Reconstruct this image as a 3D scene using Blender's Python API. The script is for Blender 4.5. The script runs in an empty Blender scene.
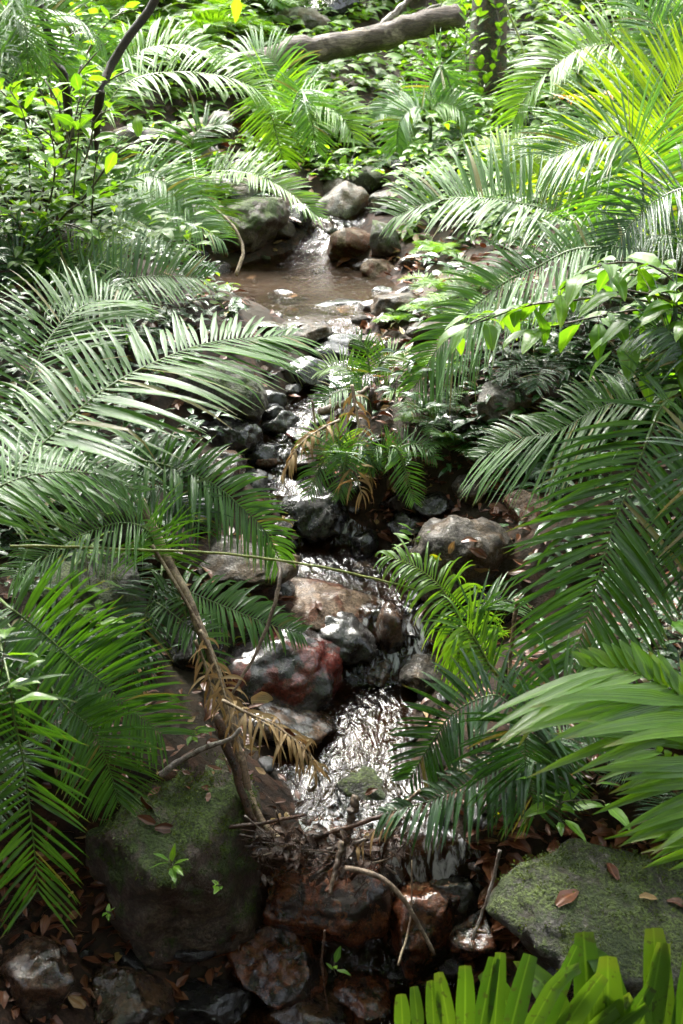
import bpy, math, random
import numpy as np
from mathutils import Vector, noise as mn

random.seed(7)
rng = np.random.default_rng(7)
S = bpy.context.scene
COL = S.collection
PI = math.pi

# ------------------------------------------------------------------ camera model
CAM = np.array([0.0, 0.0, 2.0]); PITCH = math.radians(22); VF = math.radians(50)
FPX = 512 / math.tan(VF / 2)
fw = np.array([0, math.cos(PITCH), -math.sin(PITCH)]); upv = np.array([0, math.sin(PITCH), math.cos(PITCH)]); rt = np.array([1.0, 0, 0])

def ray(px, py):
    return fw + rt * (px - 341.5) / FPX + upv * (512 - py) / FPX

def at(px, py, Y):
    d = ray(px, py)
    return CAM + d * (Y / d[1])

# ------------------------------------------------------------------ terrain
PY = [-30, -14, -6, -2, 1.6, 2.36, 2.46, 2.54, 2.95, 3.25, 3.45, 3.9, 4.05, 4.2, 4.42, 4.6, 5.2, 5.45, 5.6, 6.9, 7.25, 7.5, 8.2, 9.5, 11, 14, 20, 40]
PZ = [18, 10, 3.4, -.2, -.42, -.38, -.28, -.02, .03, .06, .24, .29, .44, .47, .58, .62, .73, .80, .83, .85, .9, 1.02, 1.25, 1.8, 2.35, 3.6, 6.2, 15]  # climb behind the camera is added, unseen, to darken what wet rocks reflect
def zc(Y): return np.interp(Y, PY, PZ)
_cl = [(1024, 330), (960, 345), (880, 400), (830, 385), (760, 345), (700, 350), (640, 370), (580, 350), (530, 335), (500, 300), (470, 275), (440, 285), (410, 305),
       (380, 335), (345, 340), (310, 312), (275, 288), (255, 300), (240, 330), (200, 350), (150, 380), (100, 400)]
def _solve_center():
    ys, xs = [], []
    for py, px in _cl:
        d = ray(px, py)
        t = np.linspace(.5, 30, 6000)
        P = CAM[None] + d[None] * t[:, None]
        i = np.argmax(P[:, 2] < zc(P[:, 1]))
        ys.append(P[i, 1]); xs.append(P[i, 0])
    o = np.argsort(ys)
    return np.array(ys)[o], np.array(xs)[o]
CY, CX = _solve_center()
def cx(Y): return np.interp(Y, CY, CX)
def hw(Y): return np.interp(Y, [1, 2.3, 2.5, 2.7, 3.2, 3.45, 3.8, 4.0, 4.3, 4.8, 5.4, 5.7, 6.2, 6.8, 7.2, 8, 12], [.4, .4, .25, .22, .26, .24, .26, .14, .13, .13, .14, .40, .68, .58, .2, .2, .15])

def ground(x, Y, n=True):
    d = abs(x - cx(Y)); h = hw(Y); e = max(0.0, d - h)
    kb = float(np.interp(Y, [0, 2.2, 3, 5, 7, 12], [.35, .42, .5, .42, .22, .15]))
    z = float(zc(Y)) - .07 * (1 - min(1.0, d / h) ** 2) + kb * min(e, 14) + .07 * (1 - math.exp(-e * 9))  # banks keep climbing out of view, shaped to dim the low sky
    if n:
        m = min(1.0, .25 + e * 2.2)
        z += m * (.075 * mn.noise((x * 1.7, Y * 1.7, .3)) + .035 * mn.noise((x * 5, Y * 5, 2.3)))
    return z

_T = np.arange(1.3, 26, .02)
def _gsm(x, Y):  # the smooth ground for many points at once
    h = hw(Y); d = np.abs(x - cx(Y)); e = np.maximum(0, d - h)
    kb = np.interp(Y, [0, 2.2, 3, 5, 7, 12], [.35, .42, .5, .42, .22, .15])
    return zc(Y) - .07 * (1 - np.minimum(1, d / h) ** 2) + kb * np.minimum(e, 14) + .07 * (1 - np.exp(-e * 9))
def G(px, py):
    d = ray(px, py); P = CAM[None] + d[None] * _T[:, None]
    hit = P[:, 2] < _gsm(P[:, 0], P[:, 1]) ; i = int(np.argmax(hit)) if hit.any() else len(_T) - 1
    lo, hi = _T[i] - .04, _T[i] + .02
    for _ in range(9):
        m = (lo + hi) / 2; p = CAM + d * m
        if p[2] < ground(p[0], p[1]): hi = m
        else: lo = m
    return CAM + d * hi
def pxm(p):  # metres per pixel at p
    return float(np.dot(p - CAM, fw)) / FPX

# ------------------------------------------------------------------ object helpers
def tag(o, label=None, cat=None, group=None, kind=None):
    if label: o['label'] = label
    if cat: o['category'] = cat
    if group: o['group'] = group
    if kind: o['kind'] = kind
    return o

class MB:
    """collects verts / faces / a per-vertex vector attribute 'lf' = (random, along, across)"""
    def __init__(s): s.v = []; s.f = []; s.a = []; s.n = 0
    def add(s, v, f, a=None):
        v = np.asarray(v, float); n0 = s.n
        s.v.append(v); s.f.extend([tuple(i + n0 for i in q) for q in f])
        s.a.append(np.zeros((len(v), 3)) if a is None else np.asarray(a, float)); s.n += len(v)
    def build(s, name, mat, parent=None, smooth=True, origin=None):
        v = np.concatenate(s.v); a = np.concatenate(s.a)
        off = np.zeros(3)
        if origin is not None: off = np.asarray(origin, float)
        elif parent is not None:
            q = parent
            while q is not None: off = off + np.array(q.location); q = q.parent
        me = bpy.data.meshes.new(name)
        me.from_pydata((v - off).tolist(), [], s.f)
        at_ = me.attributes.new('lf', 'FLOAT_VECTOR', 'POINT'); at_.data.foreach_set('vector', a.astype(np.float32).ravel())
        if smooth: me.polygons.foreach_set('use_smooth', [True] * len(me.polygons))
        me.materials.append(mat); me.update()
        o = bpy.data.objects.new(name, me); COL.objects.link(o)
        if parent is not None: o.parent = parent
        elif origin is not None: o.location = off
        return o

def empty(name, loc):
    o = bpy.data.objects.new(name, None); COL.objects.link(o); o.location = [float(q) for q in loc]; o.empty_display_size = .05
    return o

def unit(v): return v / (np.linalg.norm(v) + 1e-9)

def spline(P, n):
    P = np.asarray(P, float)
    if len(P) == 2: P = np.array([P[0], (P[0] + P[1]) / 2, P[1]])
    seg = np.r_[0, np.cumsum(np.linalg.norm(np.diff(P, axis=0), axis=1))]
    Q = np.vstack([2 * P[0] - P[1], P, 2 * P[-1] - P[-2]])
    u = np.linspace(0, seg[-1], n); out = []
    for s in u:
        i = min(len(P) - 2, max(0, int(np.searchsorted(seg, s) - 1))); t = (s - seg[i]) / (seg[i + 1] - seg[i] + 1e-9)
        a, b, c, d = Q[i], Q[i + 1], Q[i + 2], Q[i + 3]
        out.append(.5 * (2 * b + (c - a) * t + (2 * a - 5 * b + 4 * c - d) * t * t + (3 * b - a - 3 * c + d) * t ** 3))
    return np.array(out)

def tube(mb, P, r, ns=7, rough=0.0, rr=None, flat=1.0):
    P = np.asarray(P, float); n = len(P)
    r = np.broadcast_to(np.asarray(r, float), (n,)) if np.ndim(r) else np.full(n, r)
    T = np.gradient(P, axis=0); ref = np.array([.13, .31, .94]); V = []; A = []
    rr = random.random() if rr is None else rr
    for i in range(n):
        t = unit(T[i]); b = unit(np.cross(t, ref)); c = np.cross(b, t)
        for k in range(ns):
            an = 2 * PI * k / ns
            q = r[i]
            if rough: q *= 1 + rough * mn.noise((math.cos(an) * 1.5 + rr * 30, math.sin(an) * 1.5, i * .35)) + rough * .6 * mn.noise((math.cos(an) * 4 + rr * 30, math.sin(an) * 4, i * .8))
            V.append(P[i] + q * (math.cos(an) * b + flat * math.sin(an) * c)); A.append((rr, i / (n - 1), k / ns))
    F = [(i * ns + k, i * ns + (k + 1) % ns, (i + 1) * ns + (k + 1) % ns, (i + 1) * ns + k) for i in range(n - 1) for k in range(ns)]
    F.append(tuple(range(ns))[::-1]); F.append(tuple((n - 1) * ns + k for k in range(ns)))
    mb.add(V, F, A)

# ------------------------------------------------------------------ materials
def node_mat(name):
    m = bpy.data.materials.new(name); m.use_nodes = True
    nt = m.node_tree; nt.nodes.clear()
    out = nt.nodes.new('ShaderNodeOutputMaterial')
    return m, nt, out
def N(nt, t, **kw):
    n = nt.nodes.new(t)
    for k, v in kw.items():
        if k.startswith('i_'):
            key = k[2:]; key = int(key) if key.isdigit() else key.replace('_', ' ')
            n.inputs[key].default_value = v
        else: setattr(n, k, v)
    return n
def mixc(nt, fac, a, b, blend='MIX'):
    n = nt.nodes.new('ShaderNodeMix'); n.data_type = 'RGBA'; n.blend_type = blend
    for s, v in ((0, fac), (6, a), (7, b)):
        if hasattr(v, 'is_output') or isinstance(v, bpy.types.NodeSocket): nt.links.new(v, n.inputs[s])
        else: n.inputs[s].default_value = (*v, 1) if isinstance(v, tuple) and len(v) == 3 else v
    return n.outputs[2]
def math_(nt, op, a, b=None, clamp=False):
    n = nt.nodes.new('ShaderNodeMath'); n.operation = op; n.use_clamp = clamp
    for i, v in enumerate((a, b)):
        if v is None: continue
        if isinstance(v, bpy.types.NodeSocket): nt.links.new(v, n.inputs[i])
        else: n.inputs[i].default_value = v
    return n.outputs[0]
def ramp(nt, fac, lo, hi):
    n = nt.nodes.new('ShaderNodeMapRange'); n.inputs[1].default_value = lo; n.inputs[2].default_value = hi; n.interpolation_type = 'SMOOTHSTEP'
    nt.links.new(fac, n.inputs[0]); return n.outputs[0]

def leaf_mat(name, c1, c2, rough=.34, trans=.3, tcol=None, tip=(.22, .14, .05), tipamt=.5, spec=.5, blotch=None, vein=26):
    m, nt, out = node_mat(name); L = nt.links.new
    at_ = N(nt, 'ShaderNodeAttribute', attribute_name='lf'); sp = N(nt, 'ShaderNodeSeparateXYZ'); L(at_.outputs['Vector'], sp.inputs[0])
    tc = N(nt, 'ShaderNodeNewGeometry'); nz = N(nt, 'ShaderNodeTexNoise', i_Scale=9.0, i_Detail=3.0); L(tc.outputs['Position'], nz.inputs['Vector'])
    f = math_(nt, 'ADD', math_(nt, 'MULTIPLY', sp.outputs[0], .75), math_(nt, 'MULTIPLY', math_(nt, 'SUBTRACT', nz.outputs[0], .5), .9), True)
    c = mixc(nt, f, c1, c2)
    mid = ramp(nt, math_(nt, 'ABSOLUTE', sp.outputs[2]), .16, .0)
    c = mixc(nt, math_(nt, 'MULTIPLY', mid, .35), c, tuple(min(1, q * 1.9 + .02) for q in c2))
    if tipamt:
        tf = math_(nt, 'MULTIPLY', ramp(nt, math_(nt, 'ADD', sp.outputs[1], math_(nt, 'MULTIPLY', sp.outputs[0], .16)), .98, 1.08), tipamt)
        c = mixc(nt, tf, c, tip)
    if tipamt >= .5 and not blotch: c = mixc(nt, math_(nt, 'MULTIPLY', ramp(nt, sp.outputs[0], .965, .985), .75), c, (.2, .15, .04))
    if blotch:
        n2 = N(nt, 'ShaderNodeTexNoise', i_Scale=55.0, i_Detail=2.0); L(tc.outputs['Position'], n2.inputs['Vector'])
        c = mixc(nt, math_(nt, 'MULTIPLY', ramp(nt, n2.outputs[0], .6, .7), .8), c, blotch)
    b = N(nt, 'ShaderNodeBsdfPrincipled'); L(c, b.inputs['Base Color'])
    n3 = N(nt, 'ShaderNodeTexNoise', i_Scale=40.0, i_Detail=1.0); L(tc.outputs['Position'], n3.inputs['Vector'])
    L(math_(nt, 'ADD', math_(nt, 'MULTIPLY', n3.outputs[0], .3), rough - .15), b.inputs['Roughness'])
    b.inputs['Specular IOR Level'].default_value = spec
    sn = math_(nt, 'SINE', math_(nt, 'MULTIPLY', sp.outputs[2], float(vein)))
    bp = N(nt, 'ShaderNodeBump', i_Strength=.35, i_Distance=.002); L(sn, bp.inputs['Height']); L(bp.outputs[0], b.inputs['Normal'])
    t = N(nt, 'ShaderNodeBsdfTranslucent')
    tcv = mixc(nt, 1.0, c, tcol or (2.2, 2.0, 0.7), 'MULTIPLY'); L(tcv, t.inputs[0])
    mx = N(nt, 'ShaderNodeMixShader', i_0=trans); L(b.outputs[0], mx.inputs[1]); L(t.outputs[0], mx.inputs[2]); L(mx.outputs[0], out.inputs[0])
    return m

def bark_mat(name, c1, c2, c3=None, rough=.6, scale=14.0, moss=0.0, stretch=(1, 1, 1), bump=.5, mosscol=(.05, .085, .015), fine=1.0, speck=None, dist=.02, wet=0.0):
    m, nt, out = node_mat(name); L = nt.links.new
    g = N(nt, 'ShaderNodeNewGeometry'); tc = N(nt, 'ShaderNodeTexCoord')
    mp = N(nt, 'ShaderNodeMapping'); mp.inputs['Scale'].default_value = stretch; L(tc.outputs['Object'], mp.inputs[0])
    n1 = N(nt, 'ShaderNodeTexNoise', i_Scale=scale, i_Detail=9.0, i_Roughness=.7); L(mp.outputs[0], n1.inputs['Vector'])
    n2 = N(nt, 'ShaderNodeTexNoise', i_Scale=scale * .4, i_Detail=5.0, i_Roughness=.6, i_Distortion=.6); L(tc.outputs['Object'], n2.inputs['Vector'])
    n6 = N(nt, 'ShaderNodeTexNoise', i_Scale=scale * 6, i_Detail=4.0, i_Roughness=.7); L(mp.outputs[0], n6.inputs['Vector'])
    c = mixc(nt, ramp(nt, n1.outputs[0], .38, .62), c1, c2)
    if c3: c = mixc(nt, ramp(nt, n2.outputs[0], .48, .56), c, c3)
    gr = math_(nt, 'ADD', .55, math_(nt, 'MULTIPLY', ramp(nt, n6.outputs[0], .35, .68), .9))
    cm = N(nt, 'ShaderNodeCombineColor'); L(gr, cm.inputs[0]); L(gr, cm.inputs[1]); L(gr, cm.inputs[2])
    c = mixc(nt, fine, c, cm.outputs[0], 'MULTIPLY')
    if speck:
        n7 = N(nt, 'ShaderNodeTexNoise', i_Scale=scale * 1.7, i_Detail=6.0, i_Roughness=.75, i_Distortion=.4); L(tc.outputs['Object'], n7.inputs['Vector'])
        c = mixc(nt, math_(nt, 'MULTIPLY', ramp(nt, n7.outputs[0], .56, .64), .7), c, speck)
    rgh = math_(nt, 'ADD', math_(nt, 'MULTIPLY', ramp(nt, n1.outputs[0], .3, .7), .35), rough - .17)
    if moss:
        s = N(nt, 'ShaderNodeSeparateXYZ'); L(g.outputs['Normal'], s.inputs[0])
        n3 = N(nt, 'ShaderNodeTexNoise', i_Scale=scale * .6, i_Detail=8.0, i_Roughness=.75); L(tc.outputs['Object'], n3.inputs['Vector'])
        mf = ramp(nt, math_(nt, 'ADD', math_(nt, 'MULTIPLY', s.outputs[2], .22), math_(nt, 'MULTIPLY', n3.outputs[0], 1.6)), 1.22 - moss * .5, 1.42 - moss * .5)
        n4 = N(nt, 'ShaderNodeTexNoise', i_Scale=120.0, i_Detail=4.0); L(tc.outputs['Object'], n4.inputs['Vector'])
        n8 = N(nt, 'ShaderNodeTexNoise', i_Scale=9.0, i_Detail=3.0); L(tc.outputs['Object'], n8.inputs['Vector'])
        mc = mixc(nt, ramp(nt, n4.outputs[0], .38, .64), tuple(q * .35 for q in mosscol), tuple(q * 1.5 for q in mosscol))
        mc = mixc(nt, math_(nt, 'MULTIPLY', ramp(nt, n8.outputs[0], .45, .6), .6), mc, (mosscol[0] * .5, mosscol[1] * .55, mosscol[2] * .9))
        c = mixc(nt, math_(nt, 'MULTIPLY', mf, .9), c, mc); rgh = math_(nt, 'MAXIMUM', rgh, math_(nt, 'MULTIPLY', mf, .75))
    b = N(nt, 'ShaderNodeBsdfPrincipled'); L(c, b.inputs['Base Color']); L(rgh, b.inputs['Roughness'])
    hgt = math_(nt, 'ADD', n1.outputs[0], math_(nt, 'MULTIPLY', n6.outputs[0], .3))
    if moss: hgt = math_(nt, 'ADD', hgt, math_(nt, 'MULTIPLY', math_(nt, 'MULTIPLY', mf, n4.outputs[0]), .5))
    bp = N(nt, 'ShaderNodeBump', i_Strength=bump, i_Distance=dist); L(hgt, bp.inputs['Height']); L(bp.outputs[0], b.inputs['Normal'])
    if wet:
        b.inputs['Coat Weight'].default_value = wet; b.inputs['Coat Roughness'].default_value = .09
        b.inputs['Specular IOR Level'].default_value = .12; b2 = N(nt, 'ShaderNodeBump', i_Strength=.3, i_Distance=.012); L(n1.outputs[0], b2.inputs['Height']); L(b2.outputs[0], b.inputs['Coat Normal'])
    L(b.outputs[0], out.inputs[0])
    return m

M = dict(
    palm=leaf_mat('palm_leaf', (.028, .098, .007), (.070, .185, .013), .34, .28, spec=.7),
    silver=leaf_mat('glossy_palm_leaf', (.046, .14, .012), (.09, .225, .024), .36, .32, spec=.75),
    dark=leaf_mat('dark_palm_leaf', (.012, .055, .006), (.030, .10, .010), .3, .18, spec=.8),
    bright=leaf_mat('bright_palm_leaf', (.08, .2, .010), (.15, .29, .016), .36, .42, spec=.8, tipamt=.45),
    lime=leaf_mat('lime_palm_leaf', (.15, .26, .008), (.25, .37, .014), .42, .5, tipamt=.45),
    fern=leaf_mat('fern_leaf', (.045, .12, .010), (.11, .21, .018), .42, .38, tip=(.2, .16, .05), tipamt=.2, blotch=(.05, .07, .02), vein=60),
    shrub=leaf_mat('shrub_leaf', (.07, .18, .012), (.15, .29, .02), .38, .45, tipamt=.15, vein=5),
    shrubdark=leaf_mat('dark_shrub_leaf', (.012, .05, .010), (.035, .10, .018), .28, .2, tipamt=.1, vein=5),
    yellowleaf=leaf_mat('yellow_leaf', (.2, .3, .01), (.4, .42, .02), .4, .4, tipamt=.2, vein=5),
    under=leaf_mat('undergrowth_leaf', (.06, .14, .012), (.15, .26, .022), .4, .42, tipamt=.2),
    deadleaf=leaf_mat('dead_leaf', (.07, .022, .009), (.2, .075, .03), .38, .08, tcol=(1.2, .8, .5), tip=(.1, .05, .02), vein=5),
    straw=leaf_mat('straw_leaf', (.26, .16, .065), (.45, .31, .14), .5, .25, tcol=(1.1, .9, .6), tip=(.12, .07, .03)),
    orange=leaf_mat('withered_palm_leaf', (.45, .24, .06), (.6, .42, .16), .5, .3, tcol=(1.1, .9, .5), tip=(.3, .1, .02), tipamt=.8),
    spotted=leaf_mat('spotted_leaf', (.4, .42, .26), (.55, .55, .36), .4, .3, tip=(.3, .15, .06), tipamt=.8, blotch=(.2, .11, .05), vein=5),
    moss=leaf_mat('moss_blades', (.045, .075, .010), (.12, .17, .024), .6, .25, tipamt=.0),
    rachis=bark_mat('green_rachis', (.06, .11, .02), (.12, .17, .035), rough=.4, scale=30, bump=.1),
    rachisy=bark_mat('yellow_rachis', (.16, .2, .04), (.26, .28, .07), rough=.4, scale=30, bump=.1),
    rachisd=bark_mat('brown_rachis', (.05, .04, .015), (.09, .075, .025), rough=.45, scale=30, bump=.2),
    stick=bark_mat('bare_wood', (.10, .065, .04), (.22, .16, .11), (.06, .035, .02), rough=.55, scale=25, bump=.4),
    greystick=bark_mat('grey_wood', (.16, .13, .11), (.32, .28, .25), (.10, .07, .05), rough=.5, scale=30, bump=.4),
    palewood=bark_mat('pale_dead_stem', (.22, .15, .09), (.42, .32, .21), (.13, .08, .045), rough=.5, scale=22, bump=.3),
    wetwood=bark_mat('wet_wood', (.025, .012, .007), (.07, .035, .02), (.10, .05, .03), rough=.32, scale=22, bump=.5),
    log=bark_mat('log_bark', (.12, .085, .06), (.33, .26, .2), (.10, .07, .05), rough=.65, scale=9, moss=.2, stretch=(.35, 2.4, 2.4), bump=.9, dist=.05),
    mosslog=bark_mat('mossy_log_bark', (.06, .042, .028), (.18, .13, .085), (.035, .025, .018), rough=.65, scale=9, moss=.6, stretch=(.5, 2, 2)),
    trunk=bark_mat('dark_bark', (.016, .011, .008), (.05, .036, .026), rough=.7, scale=20, moss=.15),
    mosstrunk=bark_mat('mossy_bark', (.03, .022, .012), (.11, .07, .03), (.045, .055, .012), rough=.75, scale=18, moss=.7, bump=.9, dist=.04),
    r_dark=bark_mat('wet_black_rock', (.007, .007, .007), (.026, .024, .022), (.013, .010, .008), rough=.28, scale=22, bump=.9, wet=1.0, speck=(.05, .045, .04)),
    r_rust=bark_mat('wet_rusty_rock', (.04, .014, .007), (.16, .046, .015), (.016, .010, .007), rough=.25, scale=18, bump=.9, wet=1.0, speck=(.22, .09, .035)),
    r_red=bark_mat('red_streaked_rock', (.010, .009, .009), (.035, .03, .03), (.10, .016, .010), rough=.26, scale=15, bump=.9, wet=1.0, speck=(.07, .06, .055)),
    r_brown=bark_mat('wet_brown_rock', (.022, .012, .007), (.085, .043, .022), (.014, .009, .006), rough=.27, scale=18, bump=.9, wet=1.0, speck=(.10, .07, .05)),
    r_tan=bark_mat('tan_rock', (.08, .05, .03), (.23, .16, .11), (.10, .038, .018), rough=.45, wet=.15, scale=20, bump=.9, speck=(.05, .03, .02)),
    r_grey=bark_mat('grey_rock', (.032, .027, .022), (.115, .10, .083), (.08, .055, .033), rough=.45, wet=.15, scale=20, moss=.12, bump=.9, speck=(.22, .2, .175)),
    r_lit=bark_mat('lit_grey_rock', (.08, .07, .06), (.23, .21, .185), (.14, .10, .065), rough=.5, scale=18, moss=.3, bump=.9, speck=(.3, .28, .25)),  # lighter copy of the grey rock, with strong light put into its colour
    r_mossgrey=bark_mat('mossy_grey_rock', (.028, .024, .019), (.11, .098, .082), (.04, .03, .02), rough=.5, scale=20, moss=.8, bump=.9, mosscol=(.07, .10, .018), speck=(.24, .22, .19)),
    r_moss=bark_mat('mossy_rock', (.045, .034, .026), (.15, .115, .085), (.07, .045, .035), rough=.5, scale=17, moss=.82, bump=.9, mosscol=(.07, .11, .016), speck=(.17, .14, .11)),
)

# ------------------------------------------------------------------ leaf geometry
DOWN = np.array([0, 0, -1.0])
SW = np.array([0, .0])
def leaflet(mb, p, d, nrm, L, W, droop, segs=6, rnd=None, fold=.35, wide=.3, blunt=False, wave=0.0, kink=None):
    rnd = random.random() if rnd is None else rnd
    V = []; A = []; c = np.array(p, float); dd = unit(d); st = L / segs
    ph = random.random() * 6
    for k in range(segs + 1):
        s = k / segs
        w = unit(np.cross(nrm, dd)); n2 = unit(np.cross(dd, w))
        prof = (min(1.0, .35 + .65 * s / wide) if s < wide else ((1 - (s - wide) / (1 - wide)) ** (.16 if blunt else .62)))
        if blunt and s >= wide: prof = 1 - .38 * ((s - wide) / (1 - wide)) ** 2.5 - (.12 * (rnd - .3) if k == segs else 0)
        h = W * max(prof, .03)
        off = n2 * (wave * L * math.sin(ph + s * 9))
        V += [c - w * h + n2 * h * fold + off, c + off, c + w * h + n2 * h * fold + off]
        A += [(rnd, s, -1), (rnd, s, 0), (rnd, s, 1)]
        dr = droop
        if kink is not None and s >= kink: dr = droop + 2.2
        dd = unit(dd + DOWN * dr / segs * (0.4 + 1.2 * s)); c = c + dd * st
    F = []
    for k in range(segs):
        a = k * 3; F += [(a, a + 1, a + 4, a + 3), (a + 1, a + 2, a + 5, a + 4)]
    mb.add(V, F, A)

def make_frond(root, ctrl, n=28, L=.3, W=.011, mat='palm', rmat='rachis', roll=0., fold=.25, droop=.5, a0=78, a1=25, t0=.12, seed=0, segs=6,
               ls=1., rs=1., rr=.007, up=(0, 0, 1), lprof=None, gaps=.05, name='frond', blunt=False, jit=3.5, kinks=.06, wide=.3, twist=.25):
    random.seed(seed * 7919 + 13)
    R = spline(ctrl, 40); T = np.gradient(R, axis=0)
    mb = MB()
    for i in range(n):
        t = t0 + (1 - t0) * (i + .5) / n
        q = t * 39; k = int(q); fr = q - k; k2 = min(39, k + 1)
        p = R[k] * (1 - fr) + R[k2] * fr; tg = unit(T[k])
        s = unit(np.cross(tg, np.array(up, float))); nn = unit(np.cross(s, tg))
        cr, sr = math.cos(roll), math.sin(roll)
        s, nn = s * cr + nn * sr, nn * cr - s * sr
        u = (t - t0) / (1 - t0)
        lp = np.interp(u, [0, .12, .4, .75, 1], lprof or [.55, .85, 1., .8, .38])
        a = math.radians(a0 + 4 + (max(a1, 30) + 6 - a0) * u ** 1.6)
        for sd, sc in ((1, rs), (-1, ls)):
            if sc <= 0 or random.random() < gaps: continue
            aa = a + math.radians(random.gauss(0, jit))
            fo = fold + random.gauss(0, .09)
            d = math.cos(aa) * tg + math.sin(aa) * (s * sd * math.cos(fo) + nn * math.sin(fo))
            nl = unit(nn * math.cos(fo) - s * sd * math.sin(fo) + tg * random.gauss(0, twist) )
            leaflet(mb, p + nn * rr * .3, d, nl, L * lp * sc * random.uniform(.9, 1.08), W * (.55 + .45 * lp) * random.uniform(.85, 1.12), max(.04, droop * .62 * random.uniform(.5, 1.6)), segs,
                    blunt=blunt, wide=wide, kink=random.uniform(.4, .75) if random.random() < kinks else None)
    # end leaflet
    f = mb.build(name, M[mat], root)
    rb = MB(); tube(rb, R, np.linspace(rr, rr * .22, 40), 6)
    rb.build('rachis', M[rmat], f)
    return f

def pix(P, Ya, Yb=None):
    Yb = Ya if Yb is None else Yb
    if len(P[0]) == 3: return [at(*q) for q in P]
    n = len(P) - 1
    return [at(x, y, Ya + (Yb - Ya) * i / n) for i, (x, y) in enumerate(P)]

def palm(label, base, fronds, cat='palm', group=None, stem=.05, name='palm'):
    """base: ground point; fronds: list of (pixels, Ya, Yb, options); leaflet sizes in pixels"""
    root = empty(name, base); tag(root, label, cat, group)
    b = np.array(base) + np.array([0, 0, stem])
    mb = MB(); tube(mb, spline([np.array(base) - [0, 0, .06], b, b + [0, 0, .05]], 6), [.028, .026, .024, .02, .016, .008], 8, .25)
    mb.build('stem', M['wetwood'], root)
    for i, (P, Ya, Yb, o) in enumerate(fronds):
        o = dict(o); o.setdefault('up', (0, -.5, .85)); pts = pix(P, Ya, Yb)
        pm = pxm(pts[len(pts) // 2])
        o['L'] = o.get('L', 80) * pm * 1.2; o['n'] = int(o.get('n', 28) * 2.5); o['W'] = o.get('W', 3.5) * pm * .56; o['rr'] = o.get('rr', 2.2) * pm
        ct = pts
        if o.pop('stalk', True):
            mid = (b + pts[0]) / 2 + np.array([0, 0, .12 * np.linalg.norm(b - pts[0])])
            full = [b, mid] + pts
            Ls = np.r_[0, np.cumsum(np.linalg.norm(np.diff(np.array(full), axis=0), axis=1))]
            o['t0'] = o.get('t0', (Ls[2] / Ls[-1]) * .98); ct = full
        else: o['t0'] = o.get('t0', .02)
        make_frond(root, ct, seed=i + len(label) * 31, **o)
    return root

# ------------------------------------------------------------------ setting: ground and stream
def build_ground():
    ys = np.concatenate([np.arange(-30, -2, 1.0), np.arange(-2, 1.6, .2), np.arange(1.6, 5, .035), np.arange(5, 9, .06), np.arange(9, 15, .15), np.arange(15, 40, 1.0)])
    xa = np.concatenate([np.arange(-1.6, 1.6, .035), np.arange(1.6, 3.5, .12), np.arange(3.5, 20, .8)])
    xs = np.unique(np.round(np.concatenate([-xa, xa]), 4))
    V = [(x, y, ground(x, y)) for y in ys for x in xs]
    nx = len(xs)
    F = [(j * nx + i, j * nx + i + 1, (j + 1) * nx + i + 1, (j + 1) * nx + i) for j in range(len(ys) - 1) for i in range(nx - 1)]
    m, nt, out = node_mat('forest_soil'); L = nt.links.new
    g = N(nt, 'ShaderNodeNewGeometry')
    n1 = N(nt, 'ShaderNodeTexNoise', i_Scale=16.0, i_Detail=7.0, i_Roughness=.7); L(g.outputs['Position'], n1.inputs['Vector'])
    n2 = N(nt, 'ShaderNodeTexNoise', i_Scale=2.2, i_Detail=3.0); L(g.outputs['Position'], n2.inputs['Vector'])
    v = N(nt, 'ShaderNodeTexVoronoi', i_Scale=38.0); L(g.outputs['Position'], v.inputs['Vector'])
    c = mixc(nt, ramp(nt, n1.outputs[0], .35, .65), (.008, .005, .003), (.04, .02, .011))
    c = mixc(nt, ramp(nt, n2.outputs[0], .45, .65), c, (.035, .026, .016))
    sv = N(nt, 'ShaderNodeSeparateColor'); L(v.outputs['Color'], sv.inputs[0])
    c = mixc(nt, math_(nt, 'MULTIPLY', ramp(nt, sv.outputs[0], .8, .9), .35), c, (.10, .04, .02))
    b = N(nt, 'ShaderNodeBsdfPrincipled', i_Roughness=.8); b.inputs['Specular IOR Level'].default_value = .25; L(c, b.inputs['Base Color'])
    hh = n1.outputs[0]
    bp = N(nt, 'ShaderNodeBump', i_Strength=.7, i_Distance=.03); L(hh, bp.inputs['Height']); L(bp.outputs[0], b.inputs['Normal']); L(b.outputs[0], out.inputs[0])
    mb = MB(); mb.add(V, F); o = mb.build('ground', m); tag(o, kind='structure')
build_ground()

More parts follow.
